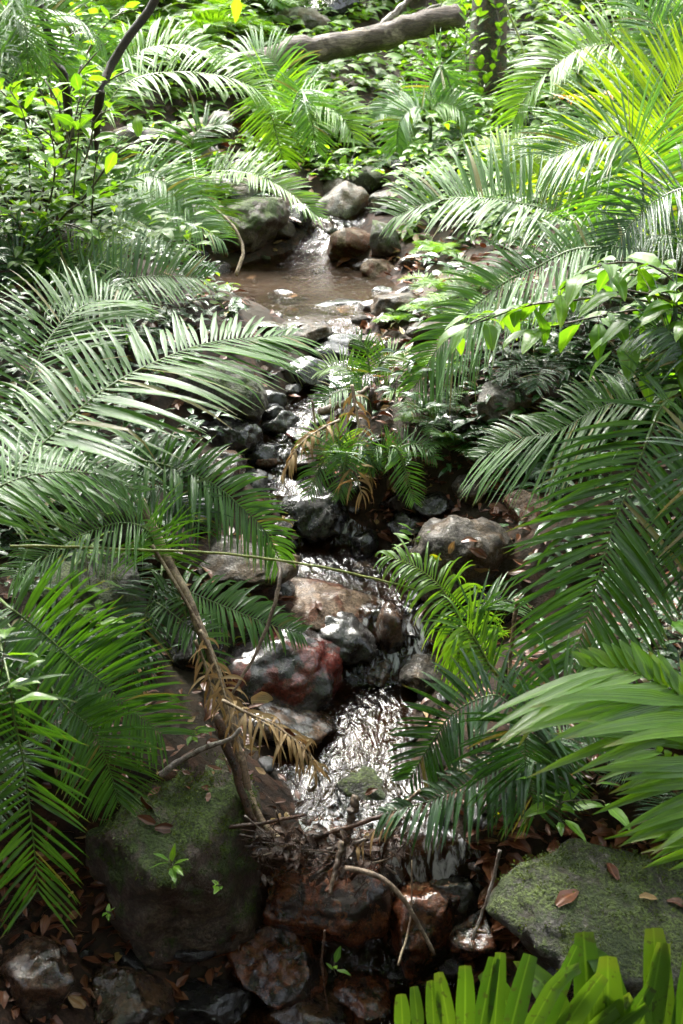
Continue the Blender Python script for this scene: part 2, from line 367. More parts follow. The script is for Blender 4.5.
def build_water():
    ys = np.concatenate([np.arange(2.05, 5.0, .016), np.arange(5.0, 8.2, .035)]); nx = 36
    V = []; A = []
    for y in ys:
        c, h = cx(y), hw(y) * 1.25 + .05
        sl = (zc(y + .04) - zc(y - .06)) / .1
        rap = min(1.0, sl / .9)
        for i in range(nx):
            u = i / (nx - 1) * 2 - 1; x = c + u * h
            calm = .22 if 5.62 < y < 6.95 else 1; a = (.0015 + .013 * rap) * calm
            if y < 2.62: rap = 1.15 if y > 2.47 else .15
            z = zc(y) - .012 + a * mn.noise((x * 11, y * 9, 1.)) + (.0009 + .006 * rap) * calm * mn.noise((x * 24, y * 13, 5.)) + .0003 * calm * mn.noise((x * 60, y * 40, 9.))
            V.append((x, y, z)); A.append((rap, y, u))
    F = [(j * nx + i, j * nx + i + 1, (j + 1) * nx + i + 1, (j + 1) * nx + i) for j in range(len(ys) - 1) for i in range(nx - 1)]
    m, nt, out = node_mat('stream_water'); L = nt.links.new
    at_ = N(nt, 'ShaderNodeAttribute', attribute_name='lf'); sp = N(nt, 'ShaderNodeSeparateXYZ'); L(at_.outputs['Vector'], sp.inputs[0])
    g = N(nt, 'ShaderNodeNewGeometry')
    mp = N(nt, 'ShaderNodeMapping'); mp.inputs['Scale'].default_value = (26, 10, 10); L(g.outputs['Position'], mp.inputs[0])
    n1 = N(nt, 'ShaderNodeTexNoise', i_Scale=1.0, i_Detail=5.0, i_Roughness=.6, i_Distortion=1.2); L(mp.outputs[0], n1.inputs['Vector'])
    mp2 = N(nt, 'ShaderNodeMapping'); mp2.inputs['Scale'].default_value = (30, 13, 13); L(g.outputs['Position'], mp2.inputs[0])
    n2 = N(nt, 'ShaderNodeTexNoise', i_Scale=1.0, i_Detail=3.0, i_Distortion=.8); L(mp2.outputs[0], n2.inputs['Vector'])
    bp = N(nt, 'ShaderNodeBump', i_Strength=.9, i_Distance=.0142); L(n2.outputs[0], bp.inputs['Height'])
    gl = N(nt, 'ShaderNodeBsdfGlossy', i_Roughness=.14); gl.inputs[0].default_value = (1, 1, 1, 1); L(bp.outputs[0], gl.inputs['Normal'])
    tr = N(nt, 'ShaderNodeBsdfTransparent'); tr.inputs[0].default_value = (.6, .45, .32, 1)
    mu = N(nt, 'ShaderNodeBsdfDiffuse'); mu.inputs[0].default_value = (.06, .038, .02, 1)
    mufac = N(nt, 'ShaderNodeMath', operation='MULTIPLY', i_1=.35)
    s0 = N(nt, 'ShaderNodeMixShader', i_0=.3); L(ramp(nt, math_(nt, 'ABSOLUTE', math_(nt, 'SUBTRACT', sp.outputs[1], 6.2)), 1.0, .2), mufac.inputs[0]); L(mufac.outputs[0], s0.inputs[0]); L(tr.outputs[0], s0.inputs[1]); L(mu.outputs[0], s0.inputs[2])
    fr = N(nt, 'ShaderNodeFresnel', i_IOR=1.36); L(bp.outputs[0], fr.inputs['Normal'])
    s1 = N(nt, 'ShaderNodeMixShader'); L(math_(nt, 'MINIMUM', math_(nt, 'MULTIPLY', fr.outputs[0], .6), 1.0), s1.inputs[0]); L(s0.outputs[0], s1.inputs[1]); L(gl.outputs[0], s1.inputs[2])
    fo = N(nt, 'ShaderNodeBsdfDiffuse'); fo.inputs[0].default_value = (.8, .8, .82, 1)
    ff = math_(nt, 'MULTIPLY', ramp(nt, math_(nt, 'ADD', n1.outputs[0], math_(nt, 'MULTIPLY', sp.outputs[0], .16)), .64, .82), ramp(nt, sp.outputs[0], .35, 1.0))
    s2 = N(nt, 'ShaderNodeMixShader'); L(math_(nt, 'MULTIPLY', ff, .6), s2.inputs[0]); L(s1.outputs[0], s2.inputs[1]); L(fo.outputs[0], s2.inputs[2])
    L(s2.outputs[0], out.inputs[0])
    mb = MB(); mb.add(V, F, A); o = mb.build('stream_water', m); tag(o, kind='structure')
build_water()

# ------------------------------------------------------------------ rocks
import bmesh
_bm = bmesh.new(); bmesh.ops.create_icosphere(_bm, subdivisions=5, radius=1); _bm.verts.ensure_lookup_table()
ICV = np.array([v.co[:] for v in _bm.verts]); ICF = [tuple(v.index for v in f.verts) for f in _bm.faces]; _bm.free()
_bm = bmesh.new(); bmesh.ops.create_icosphere(_bm, subdivisions=4, radius=1); _bm.verts.ensure_lookup_table()
ICV4 = np.array([v.co[:] for v in _bm.verts]); ICF4 = [tuple(v.index for v in f.verts) for f in _bm.faces]; _bm.free()

def rock_mesh(c, r, seed, cuts=9, angular=.85, rz=0., tilt=0., lo=False, planes=None, rough=1.0):
    rg = np.random.default_rng(seed); V = (ICV4 if lo else ICV).copy()
    ns = rg.normal(size=(cuts, 3)); ns /= np.linalg.norm(ns, axis=1)[:, None]; ds = rg.uniform(.55, .92, cuts)
    if planes:
        for (n_, d_) in planes: ns = np.vstack([ns, unit(np.array(n_, float))]); ds = np.r_[ds, d_]
    for n_, d_ in zip(ns, ds):
        ex = V @ n_ - d_
        V -= np.outer(np.maximum(ex, 0) * angular, n_)
    off = rg.uniform(0, 50, 3)
    s = max(r)
    for i in range(len(V)):
        p = V[i]; q = p * np.array(r) / s
        k = .10 * mn.noise(Vector(q * 1.6 + off)) + rough * (.06 * mn.noise(Vector(q * 4 + off)) + .028 * mn.noise(Vector(q * 10 + off))) + (.012 * rough * mn.noise(Vector(q * 26 + off)) if not lo else 0)
        k += rough * .05 * (.35 - abs(mn.noise(Vector(q * 2.6 + off * 1.7)))) + rough * .03 * (.3 - abs(mn.noise(Vector(q * 7 + off))))
        V[i] = p * (1 + k)
    V *= np.array(r)
    ct, st = math.cos(tilt), math.sin(tilt)
    V = V @ np.array([[ct, 0, -st], [0, 1, 0], [st, 0, ct]])
    ca, sa = math.cos(rz), math.sin(rz)
    V = V @ np.array([[ca, sa, 0], [-sa, ca, 0], [0, 0, 1]])
    return V + np.array(c)

def rock(label, px, py, w, h, mat, seed=None, deep=1.0, tilt=0., rz=0., cuts=13, lo=None, cat='rock', group=None, planes=None, name='rock', lift=.25, angular=.97, rough=1.35, Y=None):
    seed = seed if seed is not None else int(px * 7 + py)
    p = G(px, py + h * .22) if Y is None else at(px, py + h * .2, Y)
    m = pxm(p); rx = w * .5 * m * 1.12; rzz = h * .5 * m * 1.15; ry = deep * (rx * .55 + rzz * .6)
    c = p + np.array([0, ry * .25, rzz * lift])
    V = rock_mesh(c, (rx, ry, rzz), seed, cuts, angular, rz, tilt, (w < 60) if lo is None else lo, planes, rough)
    mb = MB(); mb.add(V, ICF4 if ((w < 60) if lo is None else lo) else ICF)
    o = mb.build(name, M[mat], origin=c); tag(o, label, cat, group)
    return o, c, (rx, ry, rzz)

BOULDER = rock('large mossy boulder in the dark corner with small seedlings on its face', 174, 850, 176, 228, 'r_moss', 4, deep=.8, tilt=-.12, cuts=4, name='boulder', angular=.85, rough=1.6, cat='boulder', lift=.15,
     planes=[((.12, -.4, .9), .62), ((-.55, -.75, .1), .62), ((.75, -.55, .1), .68), ((.2, -.9, -.3), .6)])
BOULDER2 = rock('broad lichen covered mossy boulder above the frayed fern', 660, 925, 290, 150, 'r_mossgrey', 11, deep=.7, tilt=.18, cuts=4, name='boulder', angular=.75, rough=1.8, cat='boulder', lift=.1, planes=[((-.2, -.25, .95), .5)])
ROCKS = [
 ('wet red-brown rock under the debris dam', 322, 888, 135, 100, 'r_rust', {}),
 ('angular wet brown rock at the foot of the little fall', 275, 968, 95, 80, 'r_rust', {'tilt': .3}),
 ('low wet brown slab at the bottom edge below the angular rock', 300, 1012, 120, 50, 'r_brown', {}),
 ('rounded rusty rock with the grey stick resting on it', 425, 935, 95, 110, 'r_rust', {'tilt': .35}),
 ('smooth black rock beside the white water and leaf litter', 458, 896, 66, 42, 'r_dark', {'angular': .6}),
 ('round dark stone among brown leaves above the lichen boulder', 578, 858, 50, 38, 'r_dark', {'angular': .4}),
 ('flat mossy green rock on the lip of the pool', 366, 796, 84, 48, 'r_mossgrey', {}),
 ('big black boulder with red streaks left of the bright pool', 268, 672, 130, 82, 'r_red', {'angular': .6, 'cuts': 6}),
 ('low grey-brown rock half under water below the red streaked boulder', 275, 722, 110, 42, 'r_brown', {}),
 ('dark greenish rock between the red streaked boulder and the tan slab', 331, 643, 84, 52, 'r_dark', {'angular': .6}),
 ('long tan slab with a rusty edge lying across the stream', 330, 612, 112, 44, 'r_tan', {'tilt': .22, 'cuts': 12, 'deep': .9}),
 ('narrow upright brown stone at the end of the tan slab', 392, 634, 30, 74, 'r_brown', {'deep': .8}),
 ('small wet cracked stone below the narrow upright stone', 381, 677, 42, 34, 'r_brown', {}),
 ('flat grey wedge of rock under the arching young frond', 430, 676, 62, 40, 'r_grey', {'tilt': .3, 'cuts': 12}),
 ('large flat grey boulder scattered with fallen leaves', 464, 562, 98, 82, 'r_grey', {'cuts': 7, 'deep': .8}),
 ('dark broken rock under the front of the leaf strewn grey boulder', 485, 610, 70, 40, 'r_dark', {}),
 ('black boulder beside the upper rapid', 318, 514, 74, 46, 'r_dark', {'angular': .6}),
 ('dark overhanging ledge behind the hanging fern frond', 236, 563, 112, 40, 'r_grey', {'cuts': 12}),
 ('dark ledge stone at the left end of the overhang', 190, 520, 50, 50, 'r_dark', {}),
 ('small glistening stone in the middle of the rapid', 362, 541, 32, 36, 'r_dark', {'lift': .1}),
 ('sloping reddish slab beside the upper cascade', 222, 476, 64, 48, 'r_brown', {'tilt': .55, 'cuts': 12}),
 ('dark rounded rock under the tip of the silver frond', 227, 436, 60, 36, 'r_dark', {'angular': .6}),
 ('tan stone left of the dark rounded rock', 186, 441, 34, 26, 'r_tan', {}),
 ('glossy black rock at the top of the cascade', 268, 402, 40, 24, 'r_dark', {}),
 ('glossy black rock in the middle of the cascade', 275, 426, 46, 32, 'r_dark', {}),
 ('flat reddish stone washed by the cascade', 299, 438, 40, 20, 'r_red', {'lift': .1}),
 ('wet black stone splitting the cascade', 262, 478, 34, 22, 'r_dark', {}),
 ('broad smooth rock under the cascade water', 262, 456, 52, 34, 'r_dark', {'lift': 0}),
 ('mossy grey boulder behind the silver frond', 216, 396, 88, 62, 'r_mossgrey', {}),
 ('small dark rock in front of the centre palm', 400, 500, 36, 26, 'r_dark', {}),
 ('dark blocky rock behind the leaf strewn grey boulder', 437, 503, 48, 28, 'r_dark', {}),
 ('upright dark stone with a grey face behind the leaf strewn boulder', 469, 492, 34, 34, 'r_grey', {}),
 ('low dark stone at the back edge of the leaf strewn boulder', 412, 522, 54, 22, 'r_dark', {}),
 ('grey boulder shaded by hanging fronds on the right bank', 502, 405, 74, 42, 'r_lit', {}),
 ('dark stone on the bank left of the shaded grey boulder', 455, 424, 38, 26, 'r_dark', {}),
 ('tan stone covered with litter on the right bank', 534, 508, 60, 30, 'r_tan', {}),
 ('dark wet boulder in the bottom corner under the broad frond', 40, 985, 84, 70, 'r_brown', {}),
 ('low dark rock between the corner boulder and the mossy boulder', 122, 1000, 95, 50, 'r_brown', {}),
 ('wet shining rock at the bottom edge under the rusty rock', 355, 1005, 90, 46, 'r_rust', {}),
 ('dark rock at the bottom edge left of the wet slab', 205, 1010, 90, 50, 'r_dark', {}),
 ('rusty stone in the gully below the smooth black rock', 478, 935, 60, 50, 'r_rust', {}),
 ('dark stone under the dead stem on the left bank', 190, 640, 60, 60, 'r_dark', {}),
 ('grey rock hidden among the leaves on the left bank', 95, 515, 90, 60, 'r_mossgrey', {}),
 ('dark rock face under the spreading left fronds', 90, 600, 110, 90, 'r_mossgrey', {}),
 # upper pool
 ('black wedge stone at the near edge of the upper pool', 287, 299, 40, 18, 'r_dark', {}),
 ('long flat grey rock along the near edge of the upper pool', 340, 308, 80, 17, 'r_dark', {'lift': .1}),
 ('small tan pebble beside the black wedge stone', 291, 312, 18, 14, 'r_tan', {}),
 ('little black stone standing in the upper pool', 319, 271, 16, 9, 'r_dark', {}),
 ('flat brown stone just under the surface of the upper pool', 299, 277, 34, 8, 'r_brown', {'lift': -.3}),
 ('large pale grey boulder above the upper pool', 341, 206, 56, 42, 'r_lit', {'cuts': 6}),
 ('dark mossy boulder behind the pale grey boulder', 369, 183, 46, 32, 'r_mossgrey', {}),
 ('small grey stone right of the dark mossy boulder', 383, 200, 32, 20, 'r_lit', {}),
 ('slanted mossy boulder left of the upper pool', 246, 226, 76, 48, 'r_moss', {'tilt': -.4, 'cuts': 6}),
 ('wet tan rock where water slides into the upper pool', 347, 246, 48, 40, 'r_tan', {}),
 ('flat pinkish stone at the right end of the upper pool', 380, 269, 40, 26, 'r_tan', {'lift': .1}),
 ('dark mossy stone beside the silver frond tip above the pool', 384, 240, 36, 46, 'r_mossgrey', {}),
 ('grey stone on the right margin of the upper pool', 396, 303, 56, 24, 'r_grey', {}),
 ('black stone at the right corner of the upper pool', 382, 293, 26, 14, 'r_dark', {}),
 ('dark stone tucked under the slanted mossy boulder', 300, 218, 34, 26, 'r_dark', {}),
 ('brown stone between slanted mossy boulder and pale boulder', 328, 230, 34, 20, 'r_brown', {}),
 ('grey slab on the slope left of the slanted boulder', 205, 226, 60, 40, 'r_lit', {}),
 ('grey boulder half covered by ferns on the far slope', 228, 190, 70, 34, 'r_lit', {}),
 ('grey stone in the leaf litter under the mossy log', 205, 160, 50, 30, 'r_lit', {}),
 ('dark stone in the leaf litter beside the mossy log', 240, 172, 40, 24, 'r_dark', {}),
 ('flat grey step of rock below the upper pool', 304, 336, 64, 20, 'r_grey', {'lift': .5}),
 ('flat dark step of rock under the grey step', 332, 352, 84, 24, 'r_dark', {'lift': .5}),
 ('pale stone among small palms below the upper pool', 372, 345, 44, 20, 'r_grey', {}),
 ('grey stone on the right bank below the upper pool', 430, 330, 54, 22, 'r_grey', {}),
 ('brown stone at the left end of the flat grey step', 268, 330, 40, 16, 'r_brown', {}),
 ('dark stone in the shallows beneath the small palms', 300, 374, 58, 28, 'r_dark', {'lift': .4}),
 ('dark block in the shallows beneath the small palms', 346, 386, 60, 28, 'r_dark', {'lift': .4}),
 ('pale grey boulder far up by the fallen log', 300, 22, 60, 26, 'r_lit', {}),
 ('dark boulder far up the slope behind the fallen log', 330, 8, 60, 24, 'r_dark', {}),
]
for (lb, px, py, w, h, mt, o) in ROCKS: rock(lb, px, py, w, h, mt, **o)

# ------------------------------------------------------------------ the near palms, frond by frond (pixels are turned into points in space at distance Y)
palm('silvery green palm arching over the left bank with its fronds reaching the cascade', G(-60, 560), [
    ([(-30, 500), (30, 456), (100, 393), (165, 358), (220, 341), (292, 336)], 2.9, 3.7, dict(mat='silver', L=104, W=5.4, n=30, roll=.15, droop=.6, ls=.8, rs=1.1, fold=.1, a0=78, a1=30)),
    ([(-20, 500), (15, 431), (32, 376), (55, 331), (90, 303), (128, 302)], 3.1, 3.9, dict(mat='silver', L=92, W=3.6, n=26, droop=.6, a0=80, a1=25)),
    ([(-50, 540), (-20, 500), (20, 478), (60, 472), (100, 475), (140, 494)], 2.7, 3.0, dict(mat='silver', L=66, W=3.0, n=22, droop=.9, a0=70, a1=15, fold=.0)),
])
palm('small glossy palm leaning left from the dead stem, half way up the left bank', G(170, 575), [
    ([(158, 560), (148, 531), (122, 523), (84, 534), (48, 553), (14, 578)], 2.95, 2.75, dict(mat='silver', L=56, W=2.7, n=24, droop=1.1, a0=75, a1=20)),
    ([(165, 570), (170, 560), (166, 540), (150, 520)], 3.0, 2.95, dict(mat='palm', L=40, W=2.5, n=9, droop=.6)),
    ([(160, 580), (150, 600), (140, 640), (128, 690)], 2.95, 2.8, dict(mat='dark', L=40, W=3, n=14, droop=1.)),
])
palm('dark green palm with three broad fronds hanging in front of the mossy boulder', G(-10, 640), [
    ([(10, 608), (43, 633), (73, 660), (100, 680), (128, 707), (162, 734)], 2.45, 2.5, dict(mat='palm', L=66, W=4.3, n=24, droop=.8, a0=100, a1=25, roll=-.2, lprof=[.8, .95, 1, .85, .5], up=(0, -.6, .8))),
    ([(9, 680), (13, 713), (23, 760), (31, 819), (36, 866), (38, 892)], 2.2, 2.1, dict(mat='palm', L=63, W=4.6, n=13, droop=.5, a0=72, a1=20, up=(0, -.75, .65), lprof=[.8, 1, 1, .95, .8])),
    ([(60, 700), (90, 728), (108, 765), (118, 800)], 2.4, 2.35, dict(mat='palm', L=58, W=3.4, n=16, droop=.7, a0=75, a1=20, up=(0, -.7, .7))),
    ([(0, 640), (-10, 700), (-20, 760)], 2.3, 2.2, dict(mat='dark', L=55, W=4, n=10, droop=.6, up=(0, -.7, .7))),
    ([(20, 640), (28, 645), (40, 668), (90, 690)], 2.5, 2.5, dict(mat='dark', L=60, W=3, n=14, droop=.8)),
    ([(0, 650), (20, 655), (60, 650), (95, 655)], 2.55, 2.6, dict(mat='dark', L=50, W=2.4, n=14, droop=.5)),
])
palm('pale palm frond cluster leaning over the stream from the right bank', G(660, 330), [
    ([(640, 262), (600, 243), (557, 214), (516, 203), (474, 198), (433, 202), (395, 217)], 4.3, 4.5, dict(mat='silver', L=78, W=3.4, n=36, droop=.55, a0=88, a1=38, roll=.1, ls=.85, rs=1.1, up=(0, -.45, .9))),
    ([(640, 250), (578, 249), (536, 268), (503, 284), (470, 311), (440, 345), (414, 388)], 4.1, 4.2, dict(mat='silver', L=92, W=3.3, n=36, droop=.9, a0=75, a1=25, ls=1.05, rs=.6)),
    ([(640, 262), (641, 225), (643, 190), (638, 155), (622, 137), (590, 142), (550, 158)], 4.4, 4.3, dict(mat='silver', L=105, W=3.0, n=34, droop=.9, a0=80, a1=25, rmat='rachisd')),
    ([(650, 270), (650, 215), (656, 160), (668, 110), (690, 60)], 4.5, 4.9, dict(mat='lime', L=110, W=4.0, n=24, droop=.25, a0=60, a1=20)),
    ([(655, 275), (680, 235), (700, 190), (712, 150)], 4.6, 4.8, dict(mat='lime', L=90, W=4.0, n=20, droop=.3, a0=60, a1=25)),
    ([(700, 250), (668, 236), (640, 240), (610, 262)], 4.2, 4.2, dict(mat='dark', L=60, W=2.4, n=20, droop=.3, a0=80, a1=30)),
    ([(720, 215), (700, 190), (672, 192), (640, 214), (612, 250)], 4.0, 4.0, dict(mat='dark', L=55, W=2.4, n=22, droop=.4, a0=85, a1=30)),
], stem=.15)
palm('tall palm by the top of the right edge with one arched bright frond', G(700, 190), [
    ([(675, 120), (663, 78), (641, 56), (611, 46), (581, 50), (556, 65), (531, 90), (513, 122)], 6.0, 6.0, dict(mat='bright', L=62, W=3.0, n=38, droop=.8, a0=80, a1=25, ls=.7, rmat='rachisd')),
    ([(680, 120), (672, 60), (650, 20), (620, -10)], 6.1, 6.2, dict(mat='silver', L=70, W=3.0, n=26, droop=.4)),
    ([(680, 120), (690, 60), (700, 20)], 6.1, 6.4, dict(mat='palm', L=70, W=3.0, n=22, droop=.4)),
    ([(680, 130), (650, 115), (610, 118), (570, 140)], 5.9, 5.8, dict(mat='palm', L=50, W=2.6, n=22, droop=.6)),
], stem=.2)
palm('large dark glossy palm filling the shade on the right bank', G(690, 560), [
    ([(668, 400), (648, 440), (628, 490), (613, 527), (601, 567), (588, 612), (577, 650), (570, 684)], 2.9, 2.55, dict(mat='palm', L=100, W=6, n=23, droop=.6, a0=62, a1=22, up=(0, -.7, .7), roll=-.1, ls=1.0, rs=1.0)),
    ([(680, 400), (640, 400), (600, 408), (560, 430), (516, 440), (480, 458)], 3.0, 3.2, dict(mat='palm', L=95, W=3.4, n=30, droop=.8, a0=70, a1=20, ls=1., rs=.5)),
    ([(690, 400), (690, 360), (670, 330), (640, 330)], 3.0, 3.0, dict(mat='dark', L=70, W=3., n=20, droop=.8)),
    ([(690, 440), (700, 520), (700, 600)], 2.7, 2.6, dict(mat='dark', L=60, W=3.8, n=16, droop=.6, up=(0, -.7, .7))),
], stem=.1)
palm('bright palm frond with very long broad shining leaflets entering from the right edge', G(760, 800), [
    ([(790, 790), (730, 735), (690, 702), (655, 682), (622, 669), (588, 668)], 2.0, 2.05, dict(mat='bright', L=190, W=15, n=11, droop=.35, a0=36, a1=14, ls=1.0, rs=.22, up=(0, -.5, .85), lprof=[.9, 1, 1, .85, .55], wide=.35, twist=.12)),
    ([(800, 850), (740, 812), (690, 772), (655, 750)], 1.98, 2.0, dict(mat='bright', L=150, W=12, n=7, droop=.35, a0=38, a1=16, ls=1, rs=.1, up=(0, -.5, .85), twist=.12)),
    ([(830, 920), (770, 872), (715, 830), (685, 810)], 1.95, 1.97, dict(mat='bright', L=125, W=11, n=5, droop=.35, a0=38, a1=16, ls=1, rs=.1, up=(0, -.5, .85), twist=.12)),
])
palm('dark palm bending over the bright pool with leaflets hanging like a comb', G(540, 735), [
    ([(560, 742), (520, 760), (466, 785), (426, 802), (384, 813)], 2.35, 2.3, dict(mat='dark', L=58, W=4.8, n=17, droop=1.8, a0=75, a1=30, ls=1.0, rs=.5, rmat='rachis')),
    ([(520, 715), (495, 695), (455, 712), (432, 742), (410, 778)], 2.45, 2.45, dict(mat='dark', L=50, W=4.6, n=16, droop=.5, a0=75, a1=25, up=(0, -.6, .8))),
    ([(540, 715), (530, 720), (525, 760), (535, 810)], 2.35, 2.3, dict(mat='dark', L=70, W=4, n=16, droop=.7, up=(0, -.7, .7))),
    ([(545, 715), (560, 690), (590, 700), (620, 730)], 2.5, 2.5, dict(mat='palm', L=60, W=3.4, n=16, droop=.7)),
])
palm('young bright palm with one curled frond beside the leaf strewn boulder', G(505, 690), [
    ([(494, 672), (474, 645), (455, 610), (438, 585), (414, 566), (386, 556)], 2.9, 2.95, dict(mat='bright', L=46, W=3.2, n=22, droop=3.4, a0=75, a1=20, rmat='rachisy')),
    ([(494, 672), (466, 628), (458, 640), (461, 690)], 2.85, 2.8, dict(mat='bright', L=42, W=3.2, n=11, droop=2.6, a0=40, a1=15)),
    ([(494, 672), (470, 622), (490, 603), (520, 600)], 2.85, 2.95, dict(mat='palm', L=44, W=2.6, n=12, droop=.7, a0=45, a1=15)),
])
palm('small palm in mid stream with short drooping fronds above the black boulder', G(345, 484), [
    ([(344, 466), (338, 446), (328, 452), (318, 472), (308, 494)], 3.95, 3.85, dict(mat='palm', L=26, W=2.0, n=15, droop=.9)),
    ([(344, 466), (340, 445), (332, 434), (318, 434), (304, 446)], 4., 4., dict(mat='bright', L=26, W=2.0, n=14, droop=.8)),
    ([(346, 466), (347, 452), (344, 470), (340, 498)], 3.9, 3.8, dict(mat='palm', L=22, W=2.0, n=12, droop=.9)),
    ([(346, 466), (354, 446), (366, 448), (376, 468)], 4., 3.9, dict(mat='dark', L=24, W=2.0, n=12, droop=.9)),
])
palm('small palm with one comb-like frond drooping in front of the dark blocky rock', G(392, 478), [
    ([(392, 462), (390, 448), (398, 450), (406, 474), (414, 502)], 3.95, 3.85, dict(mat='silver', L=22, W=1.8, n=14, droop=.5, up=(0, -.7, .7))),
    ([(392, 462), (382, 446), (374, 452), (368, 472)], 3.95, 3.9, dict(mat='palm', L=20, W=1.8, n=11, droop=.7)),
    ([(392, 462), (404, 446), (420, 446), (436, 460)], 3.95, 3.9, dict(mat='palm', L=20, W=1.8, n=11, droop=.7)),
])
palm('low bushy palm with upright leaflets in front of the rock steps', G(372, 412), [
    ([(370, 400), (358, 378), (340, 366), (318, 372)], 4.5, 4.6, dict(mat='bright', L=24, W=2.0, n=13, droop=.3)),
    ([(372, 400), (376, 372), (388, 356), (408, 352)], 4.5, 4.6, dict(mat='bright', L=25, W=2.0, n=13, droop=.3)),
    ([(374, 400), (390, 388), (404, 392), (416, 410)], 4.4, 4.3, dict(mat='bright', L=24, W=2.0, n=13, droop=.6)),
    ([(370, 400), (352, 390), (334, 394), (318, 408)], 4.3, 4.2, dict(mat='palm', L=24, W=2.0, n=12, droop=.6)),
    ([(372, 400), (370, 376), (366, 350), (356, 336)], 4.5, 4.6, dict(mat='palm', L=22, W=1.8, n=12, droop=.2)),
])
palm('dark palm frond with short broad leaflets hanging over the overhanging ledge', G(120, 500), [
    ([(125, 458), (175, 468), (214, 485), (240, 506), (266, 532), (280, 560)], 3.3, 3.3, dict(mat='palm', L=58, W=3.8, n=24, droop=1.3, a0=80, a1=35, ls=.8, rs=1., kinks=.12)),
    ([(125, 470), (150, 480), (180, 500), (200, 530)], 3.3, 3.2, dict(mat='dark', L=50, W=3, n=14, droop=1.1)),
])
palm('low fern-like palm with glossy curled leaflets above the red streaked boulder', G(150, 640), [
    ([(160, 600), (177, 589), (215, 603), (260, 621), (302, 634)], 2.9, 2.95, dict(mat='palm', L=38, W=3.8, n=18, droop=1.5, a0=75, a1=40, kinks=.3)),
    ([(160, 605), (180, 620), (205, 640), (220, 668)], 2.85, 2.8, dict(mat='palm', L=28, W=3, n=10, droop=1.2)),
])
palm('dark palm with long level fronds below the shrub on the left bank', G(40, 330), [
    ([(50, 306), (90, 288), (130, 279), (165, 276), (205, 279)], 4.6, 4.7, dict(mat='palm', L=52, W=2.8, n=26, droop=.35, a0=85, a1=40, up=(0, -.6, .8))),
    ([(45, 306), (60, 280), (85, 262), (120, 258)], 4.7, 4.8, dict(mat='bright', L=50, W=2.6, n=20, droop=.4, up=(0, -.4, .9))),
    ([(40, 306), (30, 280), (20, 260), (0, 250)], 4.7, 4.7, dict(mat='dark', L=50, W=2.6, n=20, droop=.4)),
    ([(45, 306), (70, 296), (100, 300), (130, 318)], 4.5, 4.4, dict(mat='palm', L=44, W=2.6, n=18, droop=.5)),
])
palm('pale fronded palm hanging in front of the grey boulders on the far left slope', G(110, 210), [
    ([(112, 195), (125, 178), (150, 175), (178, 192), (205, 222)], 6.0, 5.9, dict(mat='silver', L=48, W=2.2, n=24, droop=.9)),
    ([(112, 195), (130, 190), (160, 200), (190, 220), (222, 240)], 5.9, 5.8, dict(mat='silver', L=44, W=2.2, n=24, droop=.9)),
    ([(112, 195), (105, 172), (90, 165), (70, 175)], 6.0, 6.0, dict(mat='palm', L=44, W=2.2, n=20, droop=.8)),
    ([(112, 200), (130, 215), (160, 235), (180, 262)], 5.7, 5.5, dict(mat='silver', L=40, W=2.2, n=20, droop=.8)),
])
palm('bright palm with a comb-like frond pointing down at the slanted boulder', G(190, 190), [
    ([(200, 178), (212, 172), (250, 174), (285, 190), (317, 217)], 6.6, 6.4, dict(mat='bright', L=38, W=2.6, n=26, droop=.35, a0=80, a1=25, ls=.95, up=(0, -.3, .95))),
    ([(196, 178), (190, 150), (200, 130), (225, 125)], 6.7, 6.8, dict(mat='palm', L=34, W=2, n=18, droop=.6)),
    ([(196, 180), (200, 190), (215, 205), (222, 228)], 6.4, 6.3, dict(mat='bright', L=30, W=2, n=16, droop=.6)),
])
palm('bright feathery palm in front of the mossy log with a long frond reaching right', G(95, 150), [
    ([(100, 118), (120, 88), (155, 74), (210, 74), (250, 86), (270, 104)], 6.6, 6.7, dict(mat='bright', L=46, W=2.4, n=28, droop=.8, a0=75, a1=20)),
    ([(100, 118), (112, 80), (140, 52), (180, 45), (215, 55)], 6.8, 7.0, dict(mat='bright', L=46, W=2.4, n=26, droop=.7)),
    ([(100, 118), (95, 80), (80, 50), (50, 40)], 6.8, 6.9, dict(mat='palm', L=46, W=2.4, n=24, droop=.7)),
])
palm('pale palm with a fan-shaped frond hanging straight down by the end of the mossy log', G(300, 140), [
    ([(290, 110), (272, 84), (266, 92), (274, 125), (284, 164)], 7.6, 7.4, dict(mat='bright', L=40, W=2., n=24, droop=.4, up=(0, -.8, .5))),
    ([(292, 110), (280, 70), (255, 52), (225, 58)], 7.7, 7.8, dict(mat='silver', L=40, W=2., n=24, droop=.7)),
    ([(294, 112), (315, 105), (340, 115), (355, 140)], 7.4, 7.2, dict(mat='bright', L=34, W=2., n=20, droop=.7)),
    ([(292, 112), (300, 90), (310, 110), (316, 150)], 7.3, 7.2, dict(mat='silver', L=34, W=2., n=18, droop=.6)),
])
palm('silvery palm with a drooping frond left of the moss covered trunk', G(430, 150), [
    ([(430, 112), (432, 82), (441, 66), (451, 90), (456, 130)], 8.2, 8.0, dict(mat='silver', L=32, W=1.9, n=24, droop=.5, up=(0, -.8, .5))),
    ([(430, 114), (410, 98), (390, 104), (374, 120)], 8.2, 8.1, dict(mat='palm', L=24, W=1.9, n=22, droop=.7)),
    ([(430, 114), (440, 104), (460, 110), (476, 134)], 8.0, 7.9, dict(mat='bright', L=32, W=1.9, n=20, droop=.7)),
    ([(430, 114), (416, 108), (400, 122), (396, 150)], 7.9, 7.8, dict(mat='silver', L=30, W=1.9, n=20, droop=.7)),
])
